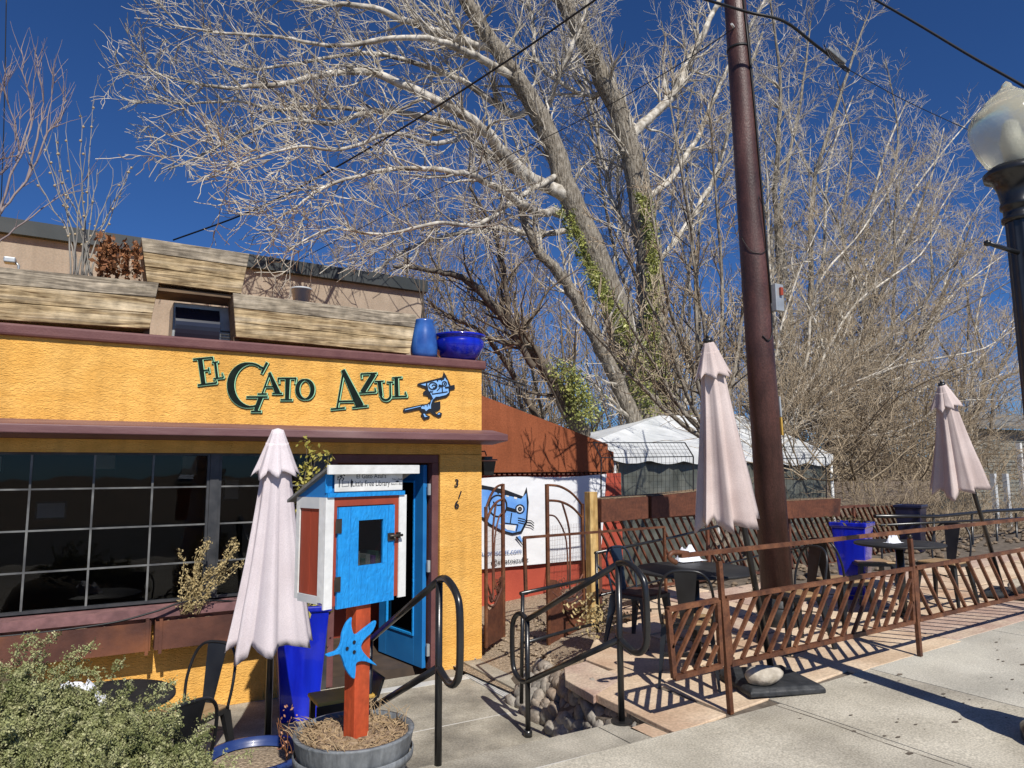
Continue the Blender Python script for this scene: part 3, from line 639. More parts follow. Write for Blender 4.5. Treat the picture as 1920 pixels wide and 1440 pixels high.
#==================================================================== RED BUILDING
rb=thing('terracotta_building','terracotta stucco gable wall behind the rusty gate carrying the white banner','building',(6,9,-.4))
def RY(px,py): return PY(px,py,9)
b=MB();P0=RY(820,712);P1=RY(1163,843)
pts=[V((P0.x-1.5,9,-.6)),V((P1.x,9,-.6)),V((P1.x,9,1.58)),P1,P0,V((P0.x-1.5,9,P0.z+.4))]
b.prism([pts[0],pts[1],V((P1.x,9,1.56)),V((P0.x-1.5,9,1.56))],(0,5,0));b.build('lower_wall','redbrick',rb)
b=MB();b.prism([V((P0.x-1.5,8.93,1.585)),V((P1.x-.3,8.93,1.585)),V((P1.x-.3,8.93,P1.z+.08)),P0+V((0,-.07,0)),V((P0.x-1.5,8.93,P0.z+.44))],(0,5,0));b.build('gable_wall','redwall',rb)
b=MB();b.prism([V((P1.x-.299,9.3,1.565)),V((P1.x+.1,9.3,1.565)),V((P1.x+.1,9.3,P1.z-.03)),V((P1.x-.299,9.3,P1.z+.08))],(0,4,0));b.build('set_back_wall','redwall',rb)
b=MB()
for i in range(50):
    x=P0.x-1+i*.085
    if x<P1.x-.3: b.tube([V((x,8.96,1.57)),V((x,8.999,1.55))],.03,6)
b.build('corrugated_edge','rustd',rb)
# banner
t=thing('cat_banner','white vinyl banner printed with a blue cat face on the terracotta wall','banner',(5.7,8.9,.3))
b=MB();nx,nz=26,10
TLb=RY(880,898);TRb=RY(1132,890);BLb=RY(880,1068);BRb=RY(1122,1046)
for i in range(nx+1):
    for j in range(nz+1):
        u=i/nx;v=j/nz;top=TLb.lerp(TRb,u);bo=BLb.lerp(BRb,u);p=top.lerp(bo,v)
        p=p+V((0,-.062+.006*math.sin(u*17+v*3)+.004*math.sin(v*9+u*5),.015*math.sin(u*7)*(1-v)));b.v.append(p)
for i in range(nx):
    for j in range(nz): b.f.append((i*(nz+1)+j,i*(nz+1)+j+1,(i+1)*(nz+1)+j+1,(i+1)*(nz+1)+j));b.sm.append(True)
b.build('sheet','banner',t)
def ZB(u,v): return (890+u/4.236,880+v/4.236)
def bp(b,pts,y): b.prism([PY(*ZB(u,v),y) for u,v in pts],(0,.002,0))
b=MB();bp(b,[(-60,120),(60,125),(240,160),(385,215),(413,140),(430,260),(418,420),(375,505),(300,522),(200,500),(110,450),(60,400),(-60,380)],8.926);b.build('cat_outline','ink',t)
b=MB();bp(b,[(-50,150),(110,165),(230,200),(370,235),(410,190),(415,300),(405,410),(365,490),(300,505),(210,480),(120,430),(70,380),(-50,360)],8.922);b.build('cat_face','blue2',t)
b=MB();bp(b,[(190,430),(240,438),(330,445),(320,490),(260,480)],8.919);bp(b,[(250,190),(275,195),(270,220),(250,215)],8.919);bp(b,[(315,205),(340,210),(335,238),(312,232)],8.919);bp(b,[(335,300),(360,285),(382,300),(382,330),(360,345),(335,330)],8.919);b.build('cat_whites','white',t)
S=Strokes();S.arc((185,290),70,85,0,360,lambda a:12,24);S.arc((190,255),40,30,0,180,lambda a:10,10);S.arc((360,315),34,34,0,360,lambda a:9,18);S.arc((360,315),10,12,0,360,lambda a:14,10)
S.st((225,185),(360,215),26,20);S.st((250,310),(330,330),30,26);S.st((295,345),(283,430),8);S.st((230,425),(345,440),8);S.st((345,440),(330,492),8);S.st((130,440),(230,500),7)
for k in range(3):
    S.st((345,385+k*18),(400,398+k*18),6);S.st((400,405+k*18),(450,408+k*22),6);S.st((450,408+k*22),(472,430+k*20),6)
S.st((330,535),(380,600),14,5);S.st((200,170),(185,190),14)
b=MB();S.emit(b,8.916,0,proj=ZB,jit=.0001);b.build('cat_lines','ink',t)
S=Strokes();S.st((350,530),(378,575),26,8);b=MB();S.emit(b,8.9185,0,proj=ZB);b.build('cat_tail_fill','blue2',t)
b=MB();p=PY(*ZB(375,665),8.920);text_mesh(b,'elgatoazulprescott.com',.105,p,X1,Z1,align='RIGHT',bold=.001);b.build('web_address','greyink',t)
b=MB();p=PY(*ZB(428,735),8.920);text_mesh(b,'@elgatoazulaz',.105,p,X1,Z1,align='RIGHT');b.build('social_handle','ink',t)
#==================================================================== GATE
GZ=-.27
def gate(label,free,hinge,px0,px1,mirror):
    """leaf between world points; u runs 0..1 from px0 side to px1 side"""
    t=thing('garden_gate',label,'gate',(free.x,free.y,GZ),'rusty steel gate leaves')
    ax=(hinge-free);W=ax.length;ax.normalize()
    def q(u,z): return free+ax*(u*W)+Z1*(z-free.z)
    b=MB()
    b.bar(q(0,GZ),q(0,1.46),.035,.035)
    b.bar(q(1,GZ),q(1,1.22),.03,.03)
    for z0,z1,rr in((1.45,1.20,.014),(1.28,1.05,.014)):
        b.tube(cat([q(0,z0),q(.35,z0-.02),q(.7,(z0+z1)/2+.02),q(1,z1)],5),rr,6)
    b.build('frame','rust',t)
    b=MB()
    b.tube(cat([q(.0,1.12),q(.25,1.08),q(.5,.85),q(.55,.5),q(.52,.3)],5),.010,5)
    b.tube(cat([q(.42,1.24),q(.6,.95),q(.62,.6),q(.6,.28),q(.7,.18),q(.82,.26)],5),.013,5)
    b.tube(cat([q(.42,.22),q(.6,.18),q(.8,.3),q(1,.42)],4),.012,5)
    b.tube(cat([q(.1,.28),q(.3,.2),q(.62,.12),q(1,.2)],4),.012,5)
    for k in range(5):
        pts=[];c=q(.33,.32)
        for j in range(13):
            a=j/12*6.3;r_=.05+.012*k
            pts.append(c+ax*(r_*math.cos(a+k)*(.6+.1*k))+Z1*(r_*math.sin(a)*.9)+Y1*.02*math.sin(a*2+k))
        b.tube(pts,.0045,4)
    b.build('scrollwork','rustd',t)
    b=MB()
    off=ax.cross(Z1)*.006
    z=lambda u:.44-.9*u if False else 0
    pr=[q(0.03,GZ),q(1,GZ),q(1,.16),q(.8,.10),q(.55,.12),q(.4,.2),q(.22,.40),q(.03,.42)]
    b.prism(pr,off);b.build('lower_panel','rustp',t)
    b=MB();
    b.tube(cat([q(.35,.22)+off*3,q(.5,-.02)+off*3,q(.75,-.16)+off*3,q(1,-.24)+off*3],5),.012,5)
    b.build('curved_trim','rustd',t)
    # mesh
    b=MB()
    for i in range(1,22): b.bar(q(i/22,.2),q(i/22,1.0),.0016,.0016)
    for i in range(1,14): b.bar(q(0,.2+i*.058),q(1,.2+i*.058),.0016,.0016)
    b.build('mesh_infill','rustd',t)
a=PZ(944,1194,GZ);a2=PZ(900,1217,GZ);h2=V((3.69,6.98,GZ))
gate('left rusty steel gate leaf swung back beside the yellow column',V((a.x,a.y,GZ)),h2,0,0,0)
a=PZ(1029,1209,GZ);hp=PZ(1096,1190,GZ)
gate('right rusty steel gate leaf hinged to the yellow wooden post',V((a.x,a.y,GZ)),V((hp.x,hp.y,GZ)),0,0,0)
p=PZ(1113,1192,GZ);b=MB();b.box((p.x-.055,p.y-.055,GZ-.2),(p.x+.055,p.y+.055,PY(1113,922,p.y).z));WP=p
t=b.build('wooden_gate_post','woodpost',None,bevel=.006);tag(t,'square yellow pine post at the right side of the rusty gate','post')
#==================================================================== HANDRAILS AT STEPS
def handrail(x,label):
    t=thing('handrail',label,'handrail',(x,3.81,0),'black tubular handrails of the entry steps')
    YN,YF=3.81,4.98;r=.021
    b=MB();b.tube([V((x,YN,0)),V((x,YN,.99))],r,12);b.build('post','black',t)
    b=MB();b.tube([V((x,YF,LOW)),V((x,YF,.44))],r,12);b.tube([V((x,YF,LOW)),V((x,YF,LOW+.05))],.034,12);b.build('post','black',t)
    if x>2: b=MB();b.lathe([(.001,.014),(.07,.014),(.07,0.002)],(x,YN,0),16,False);b.build('base_plate','black',t)
    b=MB();f=lambda pts:b.tube(cat(pts,5),r,12)
    sl=(.44-.995)/(YF-YN)
    zt=1.0;zb=.52
    path=[V((x,YF,.44)),V((x,YN,zt)),V((x,YN-.10,zt+.015)),V((x,YN-.22,zt-.04)),V((x,YN-.27,zt-.14)),V((x,YN-.27,zb+.06)),V((x,YN-.22,zb-.03)),V((x,YN-.13,zb-.05)),V((x,YN,zb))]
    b.tube(path[:2],r,12);b.tube(cat(path[1:],5),r,12)
    path=[V((x,YN,zb)),V((x,YF,-.03)),V((x,YF+.10,-.045)),V((x,YF+.2,.0)),V((x,YF+.235,.1)),V((x,YF+.235,.33)),V((x,YF+.19,.43)),V((x,YF+.1,.47)),V((x,YF,.44))]
    b.tube(path[:2],r,12);b.tube(cat(path[1:],5),r,12)
    b.build('rail','black',t)
handrail(1.712,'black tubular handrail on the left of the steps, in front of the doorway')
handrail(3.0,'black tubular handrail on the right of the steps, beside the cobble wall')
#==================================================================== FRONT FENCE
FYP=3.56
def F(px,py): return PY(px,py,FYP)
fe=thing('patio_fence','rusty steel patio fence with slanted slats in its low panel along the pavement','fence',(3.7,FYP,0))
def fpost(px0,pb,pt,finial=True):
    b=MB();A=F(*pb);B=F(*pt);b.bar(A,B,.032,.032);b.build('post','rust',fe)
    if finial: b=MB();b.lathe([(.001,-.018),(.014,-.01),(.019,.004),(.012,.018),(.001,.022)],B+V((0,0,.015)),12);b.build('finial','bronze',fe)
fpost(0,(1370,1338),(1348,1052));fpost(0,(1725,1230),(1706,1010));fpost(0,(1985,1158),(1968,972))
b=MB()
b.bar(F(1275,1042),F(1706,996),.036,.028);b.bar(F(1706,996),F(1968,968),.036,.028);b.bar(F(1968,968),F(2300,934),.036,.028)
b.tube(cat([F(1290,1038),F(1262,1036),F(1255,1046),F(1268,1055)],4),.017,8)
b.build('top_rail','rust',fe)
def panel(a,bq,c,d,n,lean,both=False):
    # a TL, bq TR, c BR, d BL pixel corners
    A,B,C_,D=F(*a),F(*bq),F(*c),F(*d)
    b=MB();b.bar(A,B,.034,.03);b.bar(D,C_,.034,.03);b.bar(A,D,.034,.028,up=Y1);b.bar(B,C_,.03,.028,up=Y1);b.build('panel_frame','rust',fe)
    b=MB();W=B.x-A.x
    sp=W/n;ln=lean
    k=-6
    while True:
        xt=A.x+k*sp+ln;xb=A.x+k*sp
        k+=1
        if min(xt,xb)>B.x: break
        # clip
        u0,u1=0.0,1.0 # 0 bottom 1 top
        def xx(u): return xb+(xt-xb)*u
        if xt!=xb:
            for lim,sg in((A.x+.02,1),(B.x-.02,-1)):
                for _ in range(1):
                    ul=(lim-xb)/(xt-xb)
                    if (xx(u0)-lim)*sg<0: u0=max(u0,ul) if (xt-xb)*sg>0 else u0
                    if (xx(u1)-lim)*sg<0: u1=min(u1,ul) if (xt-xb)*sg<0 else u1
                    if (xx(0)-lim)*sg<0 and (xx(1)-lim)*sg<0: u1=-1
        if u1-u0<.05: continue
        def pt(u):
            x=xx(u);t=(x-A.x)/W;top=A.z+(B.z-A.z)*t;bo=D.z+(C_.z-D.z)*t
            return V((x,FYP+.001*(k%2),bo+.015+(top-bo-.03)*u))
        b.bar(pt(u0),pt(u1),.017,.028,up=Y1)
    b.build('slats','rust',fe)
panel((1252,1143),(1345,1125),(1352,1248),(1264,1271),4,.30)
panel((1360,1122),(1708,1066),(1712,1166),(1370,1245),16,.30)
panel((1716,1065),(1968,1022),(1976,1104),(1722,1162),13,-.26)
panel((1976,1021),(2300,970),(2304,1030),(1982,1102),16,-.24)
#==================================================================== BACK FENCE & trellis
BY=7.1
def G(px,py,y=BY): return PY(px,py,y)
bf=thing('back_fence','rusty lattice fence of diagonal steel slats at the back of the patio','fence',(5.6,BY,0))
A=G(1122,960);Bp=G(1600,955)
b=MB()
zb0,zb1=.12,.3
n=56
for i in range(n):
    x=5.15+i*.125;
    b.bar(V((x,BY+.02,1.0)),V((x+.5,BY+.02,.12+.02*(x-5))),.018,.035,up=Y1)
b.build('slats','rustp',bf)
b=MB();
for px in(1122,1325,1478,1600): 
    q=G(px,960);b.bar(V((q.x,BY,-.1)),V((q.x,BY,1.02)),.04,.04)
b.bar(V((A.x,BY,1.01)),V((Bp.x+.4,BY,1.02)),.04,.04);b.bar(V((A.x,BY,.14)),V((Bp.x+.4,BY,.2)),.04,.03)
b.build('frame','rustd',bf)
def rbox(label,pts,Y,dep=.3):
    TL,TR,BR,BL=[G(x,y,Y) for x,y in pts];D=V((0,dep,0));h=V((0,0,.006))
    t=thing('steel_planter',label,'planter',tuple((BL+BR)/2),'rusty steel planters along the back fence')
    b=MB();b.hexa([BL,BR,BR+D,BL+D,TL,TR,TR+D,TL+D]);b.build('box','rustp',t,bevel=.004)
    b=MB();k=V((.02,.02,.004));b.hexa([TL+k,TR+V((-.02,.02,.004)),TR+D+V((-.02,-.02,.004)),TL+D+V((.02,-.02,.004)),TL+k+h,TR+V((-.02,.02,.004))+h,TR+D+V((-.02,-.02,.004))+h,TL+D+V((.02,-.02,.004))+h]);b.build('soil','mulch',t)
rbox('rusty steel planter box on the back fence beside the wooden gate post',[(1128,937),(1216,931),(1216,972),(1128,980)],7.0,.32)
rbox('rusty steel planter box on the back fence behind the middle umbrella',[(1222,931),(1345,918),(1345,962),(1222,972)],7.0,.32)
rbox('rusty steel planter box on the back fence to the right of the brown pole',[(1470,940),(1577,935),(1575,968),(1470,973)],7.0,.32)
def trellis(label,pts_low,pts_up,Y):
    (a,bq,c,d)=[G(x,y,Y) for x,y in pts_low] # TL,TR,BR,BL lower vertical part
    (e,f)=[G(x,y,Y+.35) for x,y in pts_up]
    t=thing('wire_trellis',label,'trellis',tuple(d),'wire mesh trellises on the back planters')
    b=MB()
    for s_,e_ in((a,bq),(d,c),(a,d),(bq,c),(e,f),(a,e),(bq,f)): b.bar(s_,e_,.013,.013)
    b.build('frame','black',t)
    b=MB();n=int((bq-a).length/.07)
    for i in range(1,n):
        b.bar(a.lerp(bq,i/n),d.lerp(c,i/n),.0028);b.bar(a.lerp(bq,i/n),e.lerp(f,i/n),.0028)
    m_=int((a-d).length/.07)
    for i in range(1,m_): b.bar(a.lerp(d,i/m_),bq.lerp(c,i/m_),.0028)
    for i in range(1,4): b.bar(a.lerp(e,i/4),bq.lerp(f,i/4),.004)
    b.build('wire_mesh','black',t)
trellis('black wire mesh trellis above the planters left of the middle umbrella',[(1127,858),(1300,856),(1300,922),(1127,932)],[(1112,830),(1284,830)],7.1)
trellis('black wire mesh trellis above the planter right of the brown pole',[(1462,860),(1548,858),(1550,935),(1462,938)],[(1455,838),(1530,838)],7.1)
# pipe rail running behind patio and short rail by gate
pr=thing('pipe_rail','black two bar pipe railing between the steps and the back fence','railing',(3.9,5.6,0))
a1=PY(983,1008,5.4);a2=PY(1245,988,6.3)
b=MB();b.bar(a1,a2,.03,.022);b.bar(a1,PY(986,1115,5.4),.026,.026);b.bar(a2,V((a2.x,a2.y,.1)),.026,.026);b.build('rust_top_rail','rust',pr)
b=MB()
r=.017
q0=PY(976,1113,5.3);q1=PY(1120,1082,5.7);b.tube([q0,q1],r,8)
b.tube([PY(980,1113,5.3),V((q0.x,5.3,-.3))],r,8)
b.tube([PY(985,1205,5.25),PY(1080,1178,5.6),PY(1220,1145,6.1)],r*.9,8)
b.tube([PY(1116,1037,6.0),PY(1260,1008,6.5),PY(1420,968,7.0),PY(1560,955,7.3)],r,8)
b.tube([PY(1118,1118,6.0),PY(1250,1085,6.5),PY(1430,1040,6.9),PY(1560,1015,7.2)],r*.8,8)
b.tube([PY(1118,1035,6.0),V((PY(1118,1035,6.0).x,6.0,-.15))],r,8)
b.tube([PY(1175,1120,6.1),PY(1120,1060,6.0)],r*.8,8)
b.build('pipe','black',pr)
fr=thing('far_railing','long black metal railing beyond the blue planter at the right','railing',(9,6.5,.2))
b=MB()
Q=lambda px,py:PY(px,py,6.7)
b.tube([Q(1640,968),Q(1760,968),Q(1860,958),Q(1990,952)],.028,8);b.tube([Q(1650,985),Q(1990,968)],.02,8);b.tube([Q(1700,1050),Q(1990,1030)],.018,8);b.build('rail','black',fr)
b=MB()
for px in(1750,1822,1868,1905): b=MB();b.tube([Q(px,962),Q(px+4,1085)],.02,8);b.build('post','black',fr)
# ================= UTILITY POLE
base=PZ(1462,1168,.1);pb=V((base.x,base.y,.0));PLY=base.y
top=PY(1378,0,PLY-.05);dirp=(top-pb).normalized()
pt_=pb+dirp*9
up_=thing('utility_pole','tall rusty brown steel utility pole rising from the patio','utility pole',tuple(pb))
b=MB();b.tube([pb,pb+dirp*3,pb+dirp*6,pt_],[.158,.137,.116,.10],32);b.build('shaft','polerust',up_)
b=MB();pts=[];
b.tube([pb,pb+dirp*.42],[.172,.166],28);b.build('base_wrap','rubber',up_)
b=MB();s1=dirp.cross(Y1).normalized()
if s1.x<0:s1=-s1
def onpole(px,py,side=.0):
    d=ray(px,py);# point on pole axis closest depth
    h=(PY(px,py,PLY).z)/dirp.z
    return pb+dirp*h
cf=V((-.55,-.83,0))
def pp(h,a): # height, angle from camera-facing toward right
    c=math.cos(a);s_=math.sin(a);fw=V((-.66,-.75,0));rt_=V((.75,-.66,0));return pb+dirp*h+(fw*c+rt_*s_)*(.166-.0065*h)
b.tube([pp(3.3,1.2),pp(3.9,1.15),pp(4.6,1.1),pp(5.3,1.0),pp(6.0,.8),pp(6.6,.6)],.011,6);b.tube([pp(3.2,1.3),pp(4.2,1.25),pp(5,1.15),pp(6.3,.95)],.007,6)
b.tube(cat([pp(2.95,.1),pp(2.9,.5),pp(3.0,.95),pp(3.3,1.2)],5),.007,6)
b.tube(cat([pp(4.0,-1.0),pp(3.83,-.3),pp(3.8,.5),pp(3.86,1.1)],6),.004,5);b.tube(cat([pp(3.6,1.2),pp(4.1,.7),pp(4.4,.6),pp(4.2,1.3),pp(3.6,1.6)],6),.003,5)
b.build('cable_run','cable',up_)
b=MB();c=pp(3.35,1.45);c=c+V((.03,-.05,0));b.bar(c-Z1*.14,c+Z1*.14,.12,.07);b.build('meter_box','galv',up_,bevel=.006)
c2=pp(2.12,1.2)
b=MB();b.bar(c+V((.005,-.05,.02)),c+V((.005,-.05,.10)),.035,.02);b.build('warning_sticker','redpaint',up_)
b=MB();b.bar(pp(1.95,1.30)*1.0,pp(2.13,1.30),.02,.02);b.build('pole_tag','yellowp',up_);b=MB();b.bar(pp(2.14,1.30),pp(2.34,1.30),.02,.02);b.build('pole_tag','galv',up_)
b=MB();b.tube([pb+dirp*6.05,pb+dirp*6.075],.122,28);b.build('band','cable',up_)
b=MB();h=6.25;b.tube([pp(h,-.4),pp(h,-.4)+V((-.12,-.08,-.05))],.012,6);b.build('wire_clamp','white',up_)
# ================= cables
def cable(label,pts,rr,n=7):
    b=MB();b.tube(cat([PD(*p) for p in pts],n),rr,6);return tag(b.build('overhead_cable','cable'),label,'cable')
cable('thick overhead cable running from the tan roof up past the tree to the top edge',[(325,450,13),(480,392,12.2),(640,308,11.4),(800,212,10.6),(960,108,9.8),(1130,-10,9)],.016)
cable('thin overhead wire crossing the trunks up to the brown pole',[(450,545,12),(760,385,11),(1060,240,9.5),(1250,135,8.3),(1378,52,7.2)],.006)
cable('thick twisted cable at the top right above the street lamp',[(1625,-10,7),(1720,45,6.6),(1820,105,6.2),(1925,165,5.8),(2000,215,5.5)],.012)
c=cable('sagging cable from the pole top to the small grey cable box',[(1300,-8,7.6),(1400,22,7.2),(1470,40,7.2),(1530,85,7.4),(1592,132,7.6)],.015)
cable('thin vertical wire at the left edge of the picture',[(12,-10,11),(8,200,11),(4,330,11),(-6,560,11)],.008)
cable('thin wire running from the cable box toward the lamp globe',[(1590,130,7.6),(1700,190,8.2),(1830,250,9)],.005)
t=thing('cable_splice_box','small grey splice box hanging on the cable right of the brown pole','cable box',tuple(PD(1567,100,7.5)))
b=MB();b.bar(PD(1550,92,7.45),PD(1583,120,7.5),.07,.05);b.build('box','barrel',t,bevel=.01)
b=MB()
for k in range(4): b.tube(cat([PD(1545+k*8,84+k*10,7.4),PD(1560+k*7,112+k*6,7.3),PD(1580+k*4,118+k*6,7.4)],4),.006,5)
b.build('wire_loops','cable',t)
#==================================================================== STREET LAMP
lb=PZ(2015,1395,0.06);LY=lb.y
lt_=PY(1886,152,LY);ld=(lt_-lb);LH=ld.length;ld.normalize()
sl=thing('street_lamp','black street lamp with ribbed column and frosted acorn globe','street lamp',tuple(lb))
q=ld.to_track_quat('Z','Y').to_matrix()
def LA(prof,n=40,flute=0):
    b=MB();b.lathe(prof,(0,0,0),n)
    for i,v in enumerate(b.v):
        if flute:
            a=math.atan2(v.y,v.x);k=1-flute*abs(math.sin(a*6));v=V((v.x*k,v.y*k,v.z))
        b.v[i]=lb+q@v
    return b
gz0=LH-.585
LA([(.25,0),(.25,.06),(.21,.09),(.20,.3),(.17,.36),(.15,.5),(.11,.56),(.10,.6)]).build('base','black',sl)
LA([(.085,.6),(.080,gz0-.32)],72,.09).build('column','black',sl)
LA([(.082,gz0-.33),(.098,gz0-.325),(.098,gz0-.30),(.085,gz0-.29),(.085,gz0-.25),(.10,gz0-.24),(.10,gz0-.215),(.092,gz0-.2),(.105,gz0-.12),(.13,gz0-.06),(.168,gz0-.045),(.172,gz0-.01),(.15,gz0+.01),(.14,gz0+.02),(.001,gz0+.02)]).build('collar','black',sl)
LA([(r_*.93,z_) for r_,z_ in [(.135,gz0+0.018),(.16,gz0+0.053),(.205,gz0+0.133),(.235,gz0+0.222),(.245,gz0+0.284),(.238,gz0+0.337),(.21,gz0+0.381),(.172,gz0+0.412),(.16,gz0+0.421),(.15,gz0+0.443),(.10,gz0+0.487),(.075,gz0+0.501),(.06,gz0+0.518),(.035,gz0+0.540),(.03,gz0+0.558),(.012,gz0+0.576),(.001,gz0+0.585)]],48).build('globe','globe',sl)
b=LA([(.001,gz0+.05),(.04,gz0+.05),(.05,gz0+.2),(.03,gz0+.3),(.001,gz0+.32)],16);b.build('bulb','white',sl)
b=MB();h0=(PY(1895,470,LY).z-lb.z)/ld.z;c=lb+ld*h0;e=PY(1852,462,LY)+V((0,0,.02));b.tube([c,e],[.016,.012],8);b.lathe([(.001,-.02),(.02,-.01),(.02,.01),(.001,.02)],e,8);b.build('ladder_bar','black',sl)
#==================================================================== UMBRELLAS
def umbrella(label,base,top,fold,mt,zbase,Rb,seed,capf=.21,k1=1.0,sq=(1,1),sag=0):
    """base,top points of pole; fold = canopy bottom fraction (length from top)"""
    rr=random.Random(seed)
    t=thing('patio_umbrella',label,'umbrella',tuple(base),'closed patio umbrellas')
    ax=(top-base);L=ax.length;ax.normalize();qq=ax.to_track_quat('Z','Y').to_matrix()
    def tr(b):
        for i,v in enumerate(b.v): b.v[i]=top+qq@v+V((-.87,.5,0))*(sag*(max(0,-v.z)/fold)**1.2)
        return b
    NP=8;n=NP*12
    ph=[rr.uniform(-.15,.15) for _ in range(NP)];am=[rr.uniform(.8,1.25) for _ in range(NP)];hm=[rr.uniform(-.05,.05) for _ in range(NP)]
    def ring(tz,r,amp,tip=0,drp=0):
        o=[]
        for j in range(n):
            a=2*math.pi*j/n;k=int(j/12)%NP;loc=(j%12)/12
            c=abs(math.cos(math.pi*loc+ph[k]*0))       # ridge at rib, valley between
            f=abs(1-2*loc)**1.35
            kk=k if loc<.5 else (k+1)%NP
            hf=.018*math.sin(19*a+seed)+.014*math.sin(31*a+2*seed+tz*2)+.012*math.sin(47*a-seed)
            rad_=r*(1-amp+amp*f*am[kk]+hf*(.4+tz*.5))
            tw=.10*tz*math.sin(a*2+seed)+(.10+.9*amp)*f*.55+ph[kk]*(.3+tz*.5)
            z=-tz + tip*(-f+.4) + hm[kk]*drp
            o.append(V((rad_*math.cos(a+tw)*sq[0],rad_*math.sin(a+tw)*sq[1],z)))
        return o
    b=MB();rows=[]
    Lc=fold
    m_=26
    for i in range(m_+1):
        u=i/m_;z=Lc*(.06+.94*u)
        r=Rb*(.26+.52*u**1.0+.22*u**2.2)
        rows.append(ring(z,r,.10+(.20 if seed==3 else .27)*u,tip=.06*max(0,u-.8)/.2,drp=max(0,(u-.8)/.2)))
    for rw_ in rows:b.v.extend(rw_)
    for i in range(m_):
        for j in range(n):
            j2=(j+1)%n;b.f.append((i*n+j,i*n+j2,(i+1)*n+j2,(i+1)*n+j));b.sm.append(True)
    tr(b);o=b.build('canopy',mt,t)
    so_=o.modifiers.new('solid','SOLIDIFY');so_.thickness=.003
    b=MB();m2=10
    for i in range(m2+1):
        u=i/m2;z=Lc*(capf)*u
        r=Rb*(.13+.40*u**1.05+.10*max(0,u-.75)*4*.25*k1);b.v.extend(ring(z,r*1.02,.04+.20*u,tip=.045*u**3,drp=.3*u))
    for i in range(m2):
        for j in range(n):
            j2=(j+1)%n;b.f.append((i*n+j,i*n+j2,(i+1)*n+j2,(i+1)*n+j));b.sm.append(True)
    o_=len(b.v);b.v.append(V((0,0,.012)));
    for j in range(n): b.f.append((o_,(j+1)%n,j));b.sm.append(True)
    tr(b);o=b.build('top_vent',mt,t);so_=o.modifiers.new('solid','SOLIDIFY');so_.thickness=.003
    b=MB();b.tube([base,top-ax*.05],.0235,12);b.build('pole','black',t)
    if seed!=3: b=MB();b.tube([top-ax*.01,top+ax*.025],[.04,.034],12);b.tube([top+ax*.025,top+ax*.06],[.012,.006],8);b.build('finial','black',t)
    return t,base,ax
# 1 left
d1=4.9;tp=PD(521,806,d1);bq=PD(508,1200,d1);a_=(bq-tp);a_.normalize();s_=(LOW-tp.z)/a_.z;bs=tp+a_*s_
u1,_,_=umbrella('closed pale pink umbrella in front of the window beside the little library',bs,tp,1.47,'fabric',LOW,.29,3,.20,1.0)
b=MB();b.lathe([(.001,.10),(.06,.10),(.07,.06),(.24,.035),(.25,.0),(.001,0)],(bs.x,bs.y,LOW),24);b.build('base','rubber',u1)
# 2 middle
bs=PZ(1438,1250,.12);bs=V((bs.x,3.86,.05));tp=PY(1328,640,3.86)
u2,_,_=umbrella('closed dusty pink umbrella leaning left beside the brown utility pole',bs,tp,1.36,'fabric2',0,.265,5,.19,1,sag=.13)
# rubber base
def slabbase(u,cx,cy,z,ang,s_=.30,h=.07):
    b=MB();q=[];ca,sa=math.cos(ang),math.sin(ang)
    for k,zz in((1,z+.002),(1,z+h*.55),(.90,z+h)):
        for i,j in((-1,-1),(1,-1),(1,1),(-1,1)): q.append(V((cx+(i*ca-j*sa)*s_*k,cy+(i*sa+j*ca)*s_*k,zz)))
    b.add(q,[(3,2,1,0),(0,1,5,4),(1,2,6,5),(2,3,7,6),(3,0,4,7),(4,5,9,8),(5,6,10,9),(6,7,11,10),(7,4,8,11),(8,9,10,11)])
    b.build('base','rubber',u,bevel=.008)
B1,B2=PZ(1408,1312,.03),PZ(1550,1303,.03);ang=math.atan2(B2.y-B1.y,B2.x-B1.x);s_=(B2-B1).length/2
mid=(B1+B2)/2;cx=mid.x-math.sin(ang)*s_;cy=mid.y+math.cos(ang)*s_
slabbase(u2,cx,cy,gz(cx)+.004,ang,s_,.06)
# 3 right
tp=PY(1766,722,4.35);bs=PY(1898,1118,4.35);bs.z=gz(bs.x)
bs=V((bs.x,4.35,gz(bs.x)+.02))
tb3=PY(1861,1040,4.35);a_=(tb3-tp).normalized();bs=tp+a_*((.2-tp.z)/a_.z)
u3,_,_=umbrella('closed dusty pink umbrella leaning left at the far right of the patio',bs,tp,1.20,'fabric2',0,.30,9,.2,1,sag=.15)
slabbase(u3,bs.x,bs.y-.1,gz(bs.x)+.004,.3,.28,.06)
def rock(c,ax,label,seed):
    rr=random.Random(seed);b=MB();b.lathe([(.02,-1),(.45,-.88),(.78,-.6),(.95,-.2),(1,.15),(.86,.5),(.6,.78),(.3,.93),(.02,1)],(0,0,0),20)
    rm=Matrix.Rotation(rr.uniform(-.4,.4),3,'Z')
    for i,v in enumerate(b.v):
        k=1+.07*math.sin(v.x*4+seed)+.06*math.sin(v.y*5+1)+.02*rr.uniform(-1,1)
        b.v[i]=V(c)+rm@V((v.x*ax[0]*k,v.y*ax[1]*k,v.z*ax[2]*k))
    return tag(b.build('rock','rock'),label,'rock','rocks weighing down the umbrella bases')
c=PY(1432,1258,cy-.12);rock((c.x,c.y,gz(c.x)+.06+.065),(.15,.10,.068),'rounded pale rock on the black base of the middle umbrella',3)
c=PY(1912,1128,bs.y-.2);rock((c.x,c.y,gz(c.x)+.06+.07),(.13,.10,.075),'pale rock on the base of the far right umbrella',8)
